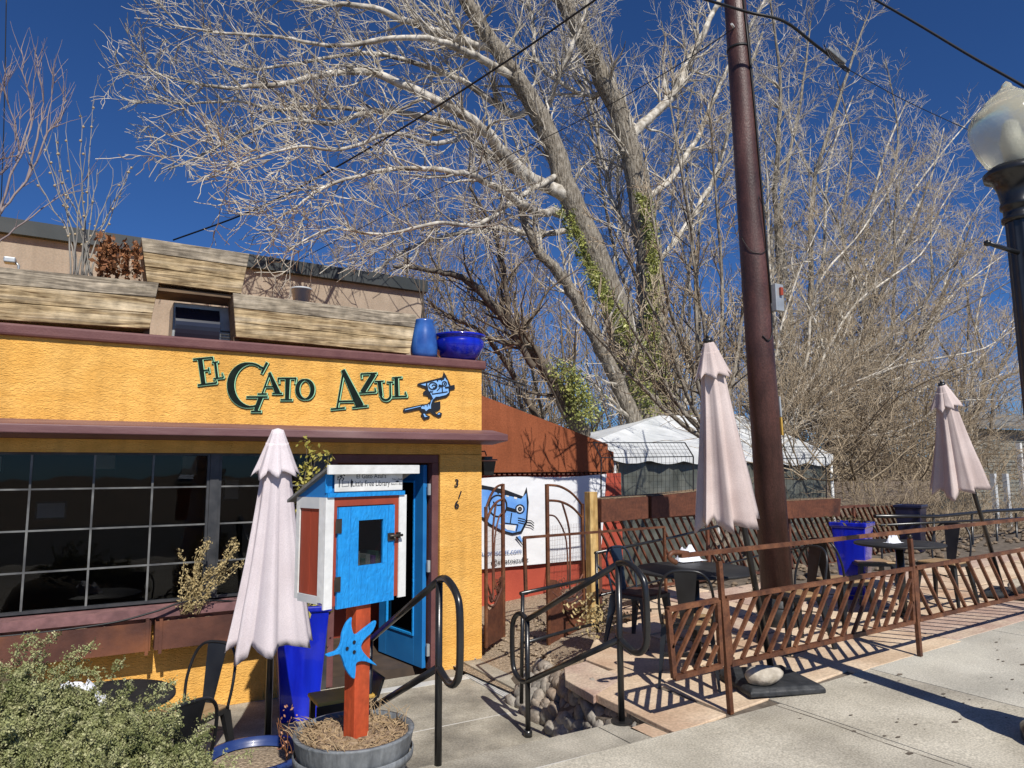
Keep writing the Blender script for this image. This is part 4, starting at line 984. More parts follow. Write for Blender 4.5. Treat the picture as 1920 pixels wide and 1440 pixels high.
#==================================================================== CHAIRS / TABLES
def make_chair(mt,label,group,seatm):
    t=thing('bistro_chair',label,'chair',(0,0,0),group)
    # faces +x ; seat 0.45
    b=MB()
    pts=[V((-.18,-.17,.45)),V((.18,-.19,.45)),V((.18,.19,.45)),V((-.18,.17,.45))]
    b.prism([p-V((0,0,.012)) for p in pts],(0,0,.024));b.build('seat',seatm,t,bevel=.008)
    b=MB()
    for s_ in(1,-1):
        b.bar(V((-.19,.18*s_,.43)),V((.19,.2*s_,.43)),.012,.03)
    b.bar(V((-.19,-.18,.43)),V((-.19,.18,.43)),.012,.03);b.bar(V((.19,-.2,.43)),V((.19,.2,.43)),.012,.03);b.build('seat_frame',mt,t)
    for sx in(1,-1):
        for sy in(1,-1):
            b=MB();a=V((.165*sx,.17*sy,.425));e=V((.215*sx-(.03 if sx<0 else 0),.215*sy,0.0))
            q=[];
            for p,w_ in((e,.016),(a,.034)):
                for i,j in((-1,-1),(1,-1),(1,1),(-1,1)): q.append(p+V((i*w_,j*w_*.6,0)))
            b.hexa(q);b.build('leg',mt,t)
    b=MB();b.bar(V((-.17,-.17,.30)),V((.17,.17,.30)),.022,.006);b.bar(V((-.17,.17,.307)),V((.17,-.17,.307)),.022,.006);b.build('cross_brace',mt,t)
    b=MB();b.tube(cat([V((-.17,-.185,.44)),V((-.20,-.20,.60)),V((-.245,-.175,.76)),V((-.265,-.11,.835)),V((-.27,0,.85)),V((-.265,.11,.835)),V((-.245,.175,.76)),V((-.20,.20,.60)),V((-.17,.185,.44))],5),.0105,8);b.build('back_hoop',mt,t)
    b=MB();b.hexa([(-.192,-.045,.455),(-.186,-.045,.455),(-.186,.045,.455),(-.192,.045,.455),(-.275,-.085,.845),(-.268,-.085,.845),(-.268,.085,.845),(-.275,.085,.845)]);b.build('back_splat',mt,t)
    return t
def face(loc,tx,ty): return math.atan2(ty-loc[1],tx-loc[0])
GC='metal bistro chairs at the outdoor tables'
proto=make_chair('chair','x',GC,'woodseat')
specs=[((.60,5.45,LOW),(.09,5.0),0,'black metal chair against the yellow wall, farther from the bush'),
 ((.36,4.5,LOW),(.09,5.0),0,'black metal chair nearest the bush, its back overlapping the other'),
 ((3.98,4.22,.02),(4.45,4.62),.1,'black metal chair at the napkin table, its back nearest the handrail'),
 ((5.36,4.36,.07),(4.45,4.6),0,'black metal chair between the napkin table and the brown pole'),
 ((6.25,4.50,.1),(7.09,4.42),0,'black metal chair with plywood seat left of the far table'),
 ((7.55,5.05,.13),(7.09,4.42),0,'black metal chair behind the far table by the square blue planter'),
 ((8.0,4.50,.15),(7.09,4.42),0,'black metal chair to the right of the far table, its back tilted outward')]
for i,(loc,tg,da,lab) in enumerate(specs):
    o=proto if i==0 else copy_tree(proto)
    place(o,loc,face(loc,*tg)+da);o['label']=lab
c2=make_chair('chairb','blue black metal chair at the left side of the napkin table, farther back',GC,'rustd');place(c2,(4.42,5.3,.03),face((4.42,5.3),4.45,4.6)+.2)
def table(c,r,label,sq=False):
    t=thing('bistro_table',label,'table',(0,0,0),'black bistro tables')
    b=MB()
    if sq: b.box((-r,-r,.715),(r,r,.74))
    else: b.lathe([(.001,.715),(r-.01,.715),(r,.72),(r,.735),(r-.006,.74),(.001,.74)],(0,0,0),48)
    b.build('tabletop','tabletop',t)
    b=MB();b.tube([V((0,0,.02)),V((0,0,.714))],.038,14);b.build('column','black',t)
    b=MB()
    for a in(0,1,2,3): 
        dx,dy=math.cos(a*math.pi/2+.78),math.sin(a*math.pi/2+.78);b.bar(V((dx*.03,dy*.03,.04)),V((dx*.3,dy*.3,.012)),.05,.022)
    b.build('foot','black',t);t.location=c;return t
table((.09,5.0,LOW),.39,'round black table between the bush and the yellow wall')
table((4.46,4.62,.03),.50,'round black table holding a white napkin beside the steps')
table((7.09,4.42,.12),.42,'smaller black table near the square blue planter')
def napkin(c,s_,label,seed):
    rr=random.Random(seed);b=MB();n=10
    for i in range(n+1):
        for j in range(n+1):
            u=i/n-.5;v=j/n-.5
            b.v.append(V(c)+V((u*s_*1.5,v*s_,.004+max(0,(1-4*(u*u+v*v)))*s_*.5*(1+.6*rr.uniform(-1,1)))))
    for i in range(n):
        for j in range(n): b.f.append((i*(n+1)+j,(i+1)*(n+1)+j,(i+1)*(n+1)+j+1,i*(n+1)+j+1));b.sm.append(i%3!=0)
    tag(b.build('napkin','napkin'),label,'napkin','white napkins on the tables')
napkin((-.06,4.93,LOW+.742),.22,'crumpled white napkin on the table beside the bush',1)
p=PZ(1290,1048,.79);napkin((p.x,p.y,.775),.20,'crumpled white napkin on the round table near the steps',2)
p=PZ(1644,1005,.87);napkin((7.0,4.42,.863),.12,'small white napkin roll on the far table',3)
#==================================================================== BLUE PLANTERS
def sqpot(name,label,base,w0,w1,h,ang,mt='cobalt'):
    t=thing(name,label,'planter',tuple(base))
    b=MB();q=[];ca,sa=math.cos(ang),math.sin(ang)
    lv=[(w0,0),(w1,h-.05),(w1+.02,h-.045),(w1+.02,h),(w1-.03,h),(w1-.035,h-.06)]
    n=4
    for w_,z in lv:
        for i,j in((-1,-1),(1,-1),(1,1),(-1,1)): q.append(V(base)+V(((i*ca-j*sa)*w_,(i*sa+j*ca)*w_,z)))
    fs=[]
    for k in range(len(lv)-1):
        for j in range(4): fs.append((k*4+j,k*4+(j+1)%4,(k+1)*4+(j+1)%4,(k+1)*4+j))
    b.add(q,fs);b.build('vessel',mt,t,bevel=.012)
    b=MB();k=len(lv)-1;b.add([q[k*4+j] for j in range(4)],[(0,1,2,3)]);b.build('soil','mulch',t)
    return t
bp_=PZ(560,1350,LOW);P1_=V((bp_.x+.02,bp_.y+.12,LOW))
pt1=sqpot('blue_planter','tall square cobalt planter with yellow green shrub left of the doorway',P1_,.15,.215,.93,-.15)
b=MB();b.box((P1_.x-.2,P1_.y-.2,LOW-.02),(P1_.x+.2,P1_.y+.2,LOW+.001));
P2_=PZ(1607,1122,.12);P2_=V((8.2,5.75,gz(8.2)))
dpt=PZ(1606,1118,.17);P2_=V((dpt.x,dpt.y,gz(dpt.x)))
pt2=sqpot('blue_planter','tall square cobalt planter behind the far table',P2_,.12,.18,.86,.35)
p=PY(1660,1060,7.4)
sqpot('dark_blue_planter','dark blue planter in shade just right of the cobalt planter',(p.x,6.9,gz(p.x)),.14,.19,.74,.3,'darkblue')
def leafs(b,c,n,s_,spread,rr,flat=.3):
    for i in range(n):
        p=V(c)+V((rr.gauss(0,spread[0]),rr.gauss(0,spread[1]),rr.gauss(0,spread[2])))
        a=V((rr.uniform(-1,1),rr.uniform(-1,1),rr.uniform(-1,1))).normalized()*s_*rr.uniform(.6,1.3)
        c2_=a.orthogonal().normalized()*a.length*.5
        c2_=Matrix.Rotation(rr.uniform(0,6.28),3,a.normalized())@c2_
        b.add([p-a*.5,p+c2_*.5,p+a*.5,p-c2_*.5],[(0,1,2,3)])
sh=thing('planter_shrub','yellow green leafy shrub growing in the tall cobalt planter by the door','shrub',(P1_.x,P1_.y,LOW+.9))
b=MB();lf=MB()
def _path(p0,p1,n=8,w=.05):
    o=[p0]
    for i in range(1,n+1):
        o.append(p0.lerp(p1,i/n)+V((R.uniform(-w,w),R.uniform(-w,w),R.uniform(-w,w)*.3))*(1 if i<n else .3))
    return o
for i in range(20):
    e=P1_+V((R.uniform(-.02,.20),R.uniform(-.1,.1),R.uniform(1.55,2.34)))
    pts=_path(P1_+V((R.uniform(-.05,.05),R.uniform(-.05,.05),.86)),e,8,.03);b.tube(pts,[.006-.0005*k for k in range(9)],4)
    for p in pts[2:]: leafs(lf,p,14,.05,(.035,.035,.04),R)
leafs(lf,P1_+V((.05,-.05,.93)),110,.055,(.12,.1,.05),R)
b.build('stems','twigdark',sh);lf.build('foliage','leafy',sh)
t=thing('planter_grass','dry leaves and stems in the cobalt planter behind the far table','plant',(P2_.x,P2_.y,P2_.z+.8));lf=MB();leafs(lf,P2_+V((0,0,.86)),120,.05,(.12,.12,.03),R);lf.build('foliage','bushin',t)
# bowl pot at bottom
dB=4.5;c=PD(474,1412,dB)
t=thing('blue_bowl_planter','wide dusty blue bowl planter at the bottom beside the bush','planter',(c.x,c.y,LOW))
zt=c.z;b=MB();b.lathe([(.001,LOW),(.17,LOW),(.24,LOW+.1),(.29,zt-.06),(.31,zt-.03),(.315,zt),(.285,zt+.002),(.275,zt-.03),(.26,zt-.05)],(c.x,c.y,0),48);b.build('bowl','bowlblue',t)
b=MB();b.lathe([(.001,.02),(.14,.015),(.27,0)],(c.x,c.y,zt-.06),24);b.build('soil','gravel',t)
# bench behind barrel
p=PZ(655,1330,LOW+.2);t=thing('painted_stool','low black and mustard painted stool behind the half barrel','stool',(p.x,p.y,LOW))
cx_,cy_=PD(640,1300,4.95).x,PD(640,1300,4.95).y;zz=PD(640,1300,4.95).z
b=MB();b.hexa([(cx_-.2,cy_-.14,zz-.03),(cx_+.2,cy_-.14,zz-.03),(cx_+.2,cy_+.14,zz-.03),(cx_-.2,cy_+.14,zz-.03),(cx_-.2,cy_-.14,zz),(cx_+.2,cy_-.14,zz+.0),(cx_+.2,cy_+.14,zz+.0),(cx_-.2,cy_+.14,zz)]);b.build('seat','yellowp',t,bevel=.01)
b=MB();b.box((cx_-.21,cy_-.145,zz-.09),(cx_+.21,cy_-.141,zz-.02));b.hexa([(cx_+.2,cy_-.14,zz-.03),(cx_+.225,cy_-.14,zz-.03),(cx_+.225,cy_+.14,zz-.03),(cx_+.2,cy_+.14,zz-.03),(cx_+.25,cy_-.14,zz+.10),(cx_+.27,cy_-.14,zz+.10),(cx_+.27,cy_+.14,zz+.10),(cx_+.25,cy_+.14,zz+.10)]);b.build('side_panel','black',t,bevel=.004)
b=MB()
for i in(-1,1):
    for j in(-1,1): b=MB();b.bar(V((cx_+.17*i,cy_+.11*j,LOW)),V((cx_+.17*i,cy_+.11*j,zz-.03)),.035,.035);b.build('leg','black',t)
#==================================================================== BARREL + LIBRARY
dL=3.6;c=PD(664,1372,dL);BX,BYy,BZ=c.x,c.y,c.z
t=thing('half_barrel_planter','grey half barrel planter full of mulch holding the library post','barrel planter',(BX,BYy,0))
b=MB();zt=BZ+.012;b.lathe([(.001,.003),(.225,.003),(.27,.16),(.298,zt-.01),(.303,zt),(.28,zt+.002),(.272,zt-.05)],(BX,BYy,0),56);b.build('tub','barrel',t)
b=MB();b.lathe([(.290,zt-.13),(.2965,zt-.128),(.3,zt-.095),(.293,zt-.09)],(BX,BYy,0),56);b.build('hoop','barrel',t)
b=MB();n=22
for i in range(n+1):
    for j in range(n+1):
        a=2*math.pi*j/n;r_=.272*i/n;b.v.append(V((BX+r_*math.cos(a),BYy+r_*math.sin(a),zt-.025+R.uniform(-.012,.016)+.02*(1-i/n))))
for i in range(n):
    for j in range(n): b.f.append((i*(n+1)+j,(i+1)*(n+1)+j,(i+1)*(n+1)+j+1,i*(n+1)+j+1));b.sm.append(False)
b.build('mulch','mulch',t)
b=MB()
for i in range(420):
    a=R.uniform(0,6.28);r_=.265*math.sqrt(R.random());p=V((BX+r_*math.cos(a),BYy+r_*math.sin(a),zt-.012));d=V((R.uniform(-1,1),R.uniform(-1,1),R.uniform(-.1,.35))).normalized()*R.uniform(.02,.07)
    b.bar(p-d*.5,p+d*.5,.004,.003)
for i in range(26):
    a=R.uniform(-.6,1.4);r_=R.uniform(.2,.27);p=V((BX+r_*math.cos(a),BYy+r_*math.sin(a),zt-.02));b.tube([p,p+V((R.uniform(-.03,.03),R.uniform(-.03,.03),.05)),p+V((R.uniform(-.06,.06),R.uniform(-.06,.06),.10))],[.003,.002,.001],4)
for i in range(40):
    a=R.uniform(2.2,4.4);r_=R.uniform(.2,.29);p=V((BX+r_*math.cos(a),BYy+r_*math.sin(a),zt-.02));b.tube([p,p+V((-.03,R.uniform(-.03,.03),.05)),p+V((-.06,R.uniform(-.06,.06),.06))],[.003,.002,.001],4)
tag(b.build('straw_mulch','straw'),'loose straw and wood chips lying in the half barrel','mulch',kind='stuff')
b=MB();rr=random.Random(4)
pd_=thing('dried_weed','small dried reddish weed between the barrel and the bowl planter','plant',tuple(PD(540,1400,4.2)))
for i in range(7):
    p=PD(545+rr.uniform(-12,12),1425,4.0);e=PD(530+rr.uniform(-15,40),1335+rr.uniform(0,50),4.0);pts=_path(p,e,6,.015);b.tube(pts,.002,4)
b.build('stems','deadleaf',pd_)
lf=MB();
for i in range(16): leafs(lf,PD(538+rr.gauss(0,10),1375+rr.gauss(0,25),4.0),2,.024,(.012,.012,.012),rr)
K['pinkleaf']=mat('dry_pinkish_leaves',(.4,.17,.09),(.55,.3,.18),.8,ns=20);lf.build('leaves','pinkleaf',pd_)
# library: local frame u (right along front), v (back)
ua=rad(18.2);lu=V((math.cos(ua),math.sin(ua),0));lv_=V((-math.sin(ua),math.cos(ua),0))
fl=PD(606,1040,3.45);fl=V((fl.x,fl.y,0))             # front-left vertical edge
LW,LD=.508,.25;z0,z1=.985,1.49
lib=thing('little_free_library','blue and red little free library box with white trim on an orange post','book box',(BX,BYy,BZ))
def lq(b,u0,u1,v0,v1,za,zb,zc=None,zd=None):
    q=[]
    for k,(u,v) in enumerate(((u0,v0),(u1,v0),(u1,v1),(u0,v1))): q.append(fl+lu*u+lv_*v+Z1*za)
    zc=zb if zc is None else zc
    for u,v,z in((u0,v0,zb),(u1,v0,zb),(u1,v1,zc),(u0,v1,zc)): q.append(fl+lu*u+lv_*v+Z1*z)
    b.hexa(q)
pc=fl+lu*(LW*.50)+lv_*(.15);
b=MB();pcx=PD(667,1300,3.55)
pw=.045
q=[]
pcen=V((PD(668,1350,3.56).x,PD(668,1350,3.56).y,0))
for z in(BZ-.1,1.12):
    for i,j in((-1,-1),(1,-1),(1,1),(-1,1)): q.append(pcen+lu*(i*pw)+lv_*(j*pw)+Z1*z)
b.hexa(q);b.build('post','orange',lib,bevel=.004)
b=MB()  # body
lq(b,.02,LW-.02,.015,LD,z0+.01,z0+.03);lq(b,.02,LW-.02,LD-.015,LD,z0+.03,z1)
lq(b,LW-.02,LW-.005,.02,LD,z0+.03,z1)
b.build('body','redpaint',lib)
b=MB();lq(b,.012,.02,.05,LD-.03,z0+.03,z1-.03);lq(b,.008,.012,.05,.125,z0+.03,z1-.03);lq(b,.008,.012,.13,LD-.035,z0+.03,z1-.03);b.build('side_panel','redpaint',lib)
b=MB();tr_=.055
lq(b,0,.048,-.012,.0,z0-.03,z1);lq(b,0,.008,0.001,.045,z0-.0,z1);b.build('corner_trim','white',lib)
b=MB();lq(b,LW-.05,LW,-.012,.0,z0-.03,z1);b.build('corner_trim','white',lib)
b=MB();lq(b,0,.008,LD-.03,LD,z0,z1);b.build('corner_trim','white',lib)
b=MB();lq(b,0,.009,.046,LD-.031,z1-.055,z1);b.build('side_trim','greyw',lib);b=MB();lq(b,0,.012,.046,LD-.031,z0-.01,z0+.028);b.build('side_trim','greyw',lib)
b=MB();lq(b,.05,.068,-.008,.002,z0-.02,z1);lq(b,LW-.085,LW-.052,-.008,.002,z0-.02,z1);lq(b,.068,LW-.085,-.008,.002,z1-.045,z1)
b.build('door_surround','redpaint',lib)
b=MB();wx0,wx1,wz0,wz1=.19,.345,z0+.16,z0+.385;dx0,dx1,dz0,dz1=.070,LW-.088,z0-.035,z1-.05
lq(b,dx0,wx0,-.022,-.006,dz0,dz1);lq(b,wx1,dx1,-.022,-.006,dz0,dz1);lq(b,wx0,wx1,-.022,-.006,dz0,wz0);lq(b,wx0,wx1,-.022,-.006,wz1,dz1)
ldoor=b.build('door','libblue',lib)
b=MB();lq(b,.138,.140,-.0228,-.0222,dz0,dz1);lq(b,.375,.377,-.0228,-.0222,dz0,dz1);b.build('groove','doorblue',ldoor)
b=MB();lq(b,wx0-.003,wx1+.003,-.013,-.010,wz0-.003,wz1+.003);
Mg=bpy.data.materials.new('clear_window');Mg.use_nodes=True;t_=Mg.node_tree;N=t_.nodes;N.clear();g=N.new('ShaderNodeBsdfGlossy');g.inputs['Roughness'].default_value=.05;tr=N.new('ShaderNodeBsdfTransparent');tr.inputs[0].default_value=(.55,.58,.6,1);mx=N.new('ShaderNodeMixShader');mx.inputs[0].default_value=.08;oo=N.new('ShaderNodeOutputMaterial')
t_.links.new(tr.outputs[0],mx.inputs[1]);t_.links.new(g.outputs[0],mx.inputs[2]);t_.links.new(mx.outputs[0],oo.inputs[0])
b.build('window_pane',Mg,ldoor)
b=MB();lq(b,.052,.085,-.028,-.0225,z0+.33,z0+.40);lq(b,.052,.085,-.028,-.0225,z0+.05,z0+.12);b.build('hinge','bronze',ldoor)
b=MB();lq(b,LW-.135,LW-.095,-.03,-.0225,z0+.27,z0+.31);b.tube([fl+lu*(LW-.13)-lv_*.036+Z1*(z0+.295),fl+lu*(LW-.045)-lv_*.036+Z1*(z0+.295)],.007,8);b.tube([fl+lu*(LW-.10)-lv_*.036+Z1*(z0+.295),fl+lu*(LW-.10)-lv_*.045+Z1*(z0+.27)],.005,8);lq(b,LW-.07,LW-.052,-.03,-.013,z0+.28,z0+.31);b.build('latch','bronze',ldoor)
b=MB() # upper gable under roof
lq(b,.005,LW-.03,.0,LD,z1+.001,z1+.115,z1+.03);b.build('upper_body','doorblue',lib)
b=MB();lq(b,.005,LW-.02,-.022,-.001,z1+.001,z1+.022);b.build('ledge','libblue',lib)
b=MB();lq(b,.0,.035,-.010,-.001,z1+.023,z1+.115);b.build('gable_trim','libblue',lib)
b=MB()
q=[];rz=z1+.125
for dz in(0,.014):
    for u,v,z in((-.02,-.045,rz+.012),(LW+.045,-.045,rz+.012),(LW+.045,LD+.06,rz-.155),(-.02,LD+.06,rz-.155)): q.append(fl+lu*u+lv_*v+Z1*(z+dz))
b.hexa(q);b.build('roof','shingle',lib)
b=MB();lq(b,-.022,LW+.048,-.062,-.046,rz-.012,rz+.034);b.build('roof_fascia','white',lib,bevel=.002)
b=MB();lq(b,.045,LW-.035,-.020,-.0105,z1+.026,z1+.125);sg=b.build('sign','white',lib,bevel=.004)
b=MB();o=fl+lu*.265-lv_*.0212+Z1*(z1+.092);text_mesh(b,"El Gato Azul's",.032,o,lu,Z1,align='CENTER',sx=1.05)
o=fl+lu*.265-lv_*.0212+Z1*(z1+.052);text_mesh(b,"Little Free Library",.041,o,lu,Z1,align='CENTER',sx=.80)
o=fl+lu*.435-lv_*.0212+Z1*(z1+.080);text_mesh(b,"Take a Book",.014,o,lu,Z1,align='CENTER');o=fl+lu*.435-lv_*.0212+Z1*(z1+.055);text_mesh(b,"Return a Book",.014,o,lu,Z1,align='CENTER')
def L2(u,z): return fl+lu*u-lv_*.0212+Z1*(z1+z)
b.prism([L2(.42,.073),L2(.435,.068),L2(.45,.073),L2(.435,.078)],lv_*-.0006)
for k in range(14): 
    cu_,cz=.075+R.uniform(-.02,.025),.095+R.uniform(-.015,.018);b.prism([L2(cu_-.004,cz),L2(cu_,cz-.004),L2(cu_+.005,cz),L2(cu_,cz+.004)],lv_*-.0006)
b.prism([L2(.066,.05),L2(.071,.05),L2(.072,.09),L2(.067,.09)],lv_*-.0006)
for (a0,c0,a1,c1) in((.085,.052,.125,.055),(.085,.052,.088,.075),(.088,.075,.118,.078),(.125,.055,.123,.078),(.088,.068,.123,.07)):
    b.bar(L2(a0,c0),L2(a1,c1),.0018,.0008)
b.prism([L2(.137,.05),L2(.143,.05),L2(.147,.075),L2(.142,.092),L2(.136,.075)],lv_*-.0006)
b.build('sign_text','ink',sg)
b=MB();q=[]
star=[(470,590),(468,640),(488,688),(545,648),(605,608),(590,665),(535,722),(524,765),(558,812),(612,862),(545,838),(497,845),(492,885),(482,937),(438,885),(418,825),(398,798),(340,812),(328,797),(385,775),(410,735),(417,680),(442,620)]
pn=lv_;p0=pcen-lv_*(pw+.004)
pts=[PP(500+u/3,960+v/3,p0,pn) for u,v in star+[star[0]]];pts=cat(pts,3)[:-1];b.prism(pts,lv_*-.016)
st_=b.build('starfish','libblue',lib,bevel=.003)
b=MB()
for u,v in((492,732),(452,768),(492,787)):
    c=PP(500+u/3,960+v/3,p0-lv_*.018,pn)
    n=10;b.prism([c+lu*.009*math.cos(k*6.283/n)+Z1*.009*math.sin(k*6.283/n) for k in range(n)],lv_*-.003)
b.build('spot','ink',st_)
for i,(u,h,mt_) in enumerate(((.10,.17,'book3'),(.13,.15,'book1'),(.165,.18,'book2'),(.20,.16,'book1'),(.235,.19,'book2'),(.27,.15,'book3'),(.30,.17,'book2'),(.335,.16,'book1'),(.365,.18,'book3'))):
    b=MB();lq(b,u,u+.026,.06,.20,z0+.031,z0+.031+h);o=b.build('book',mt_);tag(o,'book standing behind the little window of the library box','book','books inside the library box')
#==================================================================== TENT
tn=thing('canopy_tent','white canopy tent with scalloped edge behind the patio','tent',(9,11,-.6))
FL,FR=PY(1075,836,11),PY(1562,866,9.9)
e0=V((FL.x,11,FL.z-.05));e1=PY(1560,852,10.6);e1=PY(1562,852,10.6)
bk0=V((e0.x+1.2,16,e0.z));bk1=V((e1.x+1.2,15.5,e1.z))
r0=PY(1240,778,13.4);r1=PY(1395,780,13.2)
b=MB();n=14
def quad(a,b_,c,d,nu=10,nv=8,sag=.04):
    o=len(b.v)
    for i in range(nu+1):
        for j in range(nv+1):
            u=i/nu;v=j/nv;p=a.lerp(b_,u).lerp(d.lerp(c,u),v);p=p-Z1*sag*math.sin(math.pi*u)*math.sin(math.pi*v)*(1);b.v.append(p)
    for i in range(nu):
        for j in range(nv): b.f.append((o+i*(nv+1)+j,o+(i+1)*(nv+1)+j,o+(i+1)*(nv+1)+j+1,o+i*(nv+1)+j+1));b.sm.append(True)
quad(e0,e1,r1,r0,sag=.10);quad(e1,bk1,r1,r1,sag=.05);quad(bk1,bk0,r0,r1);quad(bk0,e0,r0,r0,sag=.02)
b.build('roof','tent',tn)
b=MB();n=70
def val(a,c,k):
    pts=[a.lerp(c,i/n) for i in range(n+1)]
    low=[p-Z1*(.20+.07*abs(math.sin(i/n*math.pi*k))) for i,p in enumerate(pts)]
    o=len(b.v);b.v.extend(pts+low)
    for i in range(n): b.f.append((o+i,o+i+1,o+n+2+i,o+n+1+i));b.sm.append(True)
val(e0,e1,8);val(e1,bk1,8);b.build('valance','tent',tn)
b=MB()
for p in(e0+V((1.0,.05,0)),e0.lerp(e1,.5)+V((0,.05,0)),e1+V((-.03,.05,0))): b=MB();b.tube([V((p.x,p.y,-.6)),p],.035,8);b.build('leg','white',tn)
b=MB();a=e0+V((1.15,.1,-.1));c=e1+V((-.1,.1,-.1));n=40
for i in range(n+1):
    p=a.lerp(c,i/n)+V((0,.05*math.sin(i*1.3)+.03*math.sin(i*2.9),0));b.v.append(p);b.v.append(V((p.x,p.y,-.6)))
for i in range(n): b.f.append((2*i,2*i+2,2*i+3,2*i+1));b.sm.append(True)
b.build('side_curtain','vinyl',tn)
#==================================================================== FAR HOUSE, RAILING
hs_=thing('grey_house','low grey sided house behind the branches at the right edge','house',(24,18,-.6))
A=PY(1820,790,20);B=PY(2300,780,20)
b=MB();b.box((A.x-.5,20,-.6),(B.x,21.6,A.z-.35));b.build('wall','siding',hs_)
b=MB()
for i in range(14): b.box((A.x-.5,19.97,.1+i*.22),(B.x,19.998,.1+i*.22+.02)) if .3+i*.22<A.z-.4 else None
b.build('siding_boards','frame',hs_)
b=MB();b.hexa([(A.x-1,19.4,A.z-.35),(B.x,19.4,A.z-.35),(B.x,22,A.z+.6),(A.x-1,22,A.z+.6),(A.x-1,19.4,A.z-.2),(B.x,19.4,A.z-.2),(B.x,22,A.z+.75),(A.x-1,22,A.z+.75)]);b.build('roof','shingle',hs_)
b=MB();p=PY(1912,830,15)
b.box((p.x,15,-.6),(p.x+.16,15.16,p.z));tag(b.build('white_post','white'),'white porch post at the right edge behind the railing','post')
for k,(px,lab) in enumerate(((1866,'short white slatted post left of its twin, beyond the far railing'),(1889,'short white slatted post right of its twin, beyond the far railing'))):
    p=PY(px,888,9);b=MB();b.box((p.x-.055,9,.0),(p.x+.055,9.1,p.z))
    tag(b.build('picket_post','greyw'),lab,'post')
brl=thing('balcony_railing','thin dark balcony railing above the terracotta wall','railing',tuple(PY(905,740,12)))
b=MB();A=PY(900,695,12);B=PY(985,722,12);C_=PY(985,770,12);D=PY(900,758,12)
b.tube([A,B],.02,6);b.tube([D,C_],.02,6)
for i in range(19): b.tube([A.lerp(B,i/18),D.lerp(C_,i/18)],.008,5)
b.build('bars','frame',brl)
b=MB();b.box((D.x-1,12.1,-.6),(C_.x,15,D.z-.06));tag(b.build('rear_block','redbrick'),'low brick coloured block under the balcony railing','building')
#==================================================================== TREES
def rv(rr): 
    return V((rr.gauss(0,1),rr.gauss(0,1),rr.gauss(0,1)))
def grow(bl,p,d,L,r,lv,rr,P,rmin=.0078):
    """bl: list of MB by level"""
    n=P['seg'][lv];st=L/n;pts=[p.copy()];rs=[r];dirs=[]
    wob=P['wob'][lv];up=P['up'][lv]
    for i in range(n):
        d=(d+rv(rr)*wob+V((0,0,up))+P.get('bias',V((0,0,0)))).normalized()
        p=p+d*st;pts.append(p);dirs.append(d);rs.append(max(rmin*.7,r*(1-.8*(i+1)/n)))
    bl[min(lv,len(bl)-1)].tube(pts,rs,P['sid'][lv],cap=False)
    if lv+1>=len(P['cnt']): return
    for k in range(P['cnt'][lv]):
        t=rr.uniform(P.get('t0',.15),1)**.8;i=min(n-1,int(t*n));q=pts[i].lerp(pts[i+1],t*n-i)
        ang=rr.uniform(*P['ang']);o=dirs[i].orthogonal().normalized();o=Matrix.Rotation(rr.uniform(0,6.283),3,dirs[i])@o
        nd=dirs[i]*math.cos(ang)+o*math.sin(ang)
        grow(bl,q,nd,L*rr.uniform(*P['lr'])*(1.1-.5*t),max(rmin,rs[i]*rr.uniform(.4,.6)),lv+1,rr,P,rmin)
WS=1.0
def limb(mb,pts,w,Ys,sides=10,sub=5):
    n=len(pts)
    if not hasattr(Ys,'__len__'): Ys=[Ys]*n
    P3=[PY(px,py,y) for (px,py),y in zip(pts,Ys)]
    dep=[(p-CP).dot(CF) for p in P3]
    rs=[wi*WS/2/FPX*dp for wi,dp in zip(w,dep)]
    A=cat(P3,sub);B=catf(rs,sub)
    A=[a+rv(R)*.25*min(b_,.08) for a,b_ in zip(A,B)]
    mb.tube(A,B,sides,cap=False)
    return A,B
def sprout(bl,A,B,n,L,rr,P,t0=.1,t1=1,up=.3,side=None,ang=(.6,1.2),rk=(.25,.5)):
    for k in range(n):
        t=rr.uniform(t0,t1);i=min(len(A)-2,int(t*(len(A)-1)));d=(A[i+1]-A[i]).normalized()
        a=rr.uniform(*ang);o=d.orthogonal().normalized();o=Matrix.Rotation(rr.uniform(0,6.283),3,d)@o
        nd=(d*math.cos(a)+o*math.sin(a)+V((0,0,up))+(side or V((0,0,0)))).normalized()
        grow(bl,A[i],nd,L*rr.uniform(.55,1.1)*(1.15-.45*t),max(.006,min(B[i]*rr.uniform(*rk),.05)),0,rr,P)
PT=dict(seg=[7,5,4,3],wob=[.16,.2,.24,.28],up=[.02,.02,.02,.02],cnt=[10,7,4],sid=[5,3,3,3],ang=(.45,1.05),lr=(.32,.6))
PT['cnt']=[9,6]
PT['up']=[.05,.06,.05,.04]
TY=15.0
def tree(label,cat_='tree',name='cottonwood_tree',base=(0,0,0)):
    t=thing(name,label,cat_,base);return t
def finish(t,tk,bl,tm,lm,wm):
    tk.build('trunk',tm,t);bl[0].build('branches',lm,t)
    for m_ in bl[1:]: m_.build('twigs',wm,t)
def twl(): return [MB(),MB()]
rr=random.Random(11)
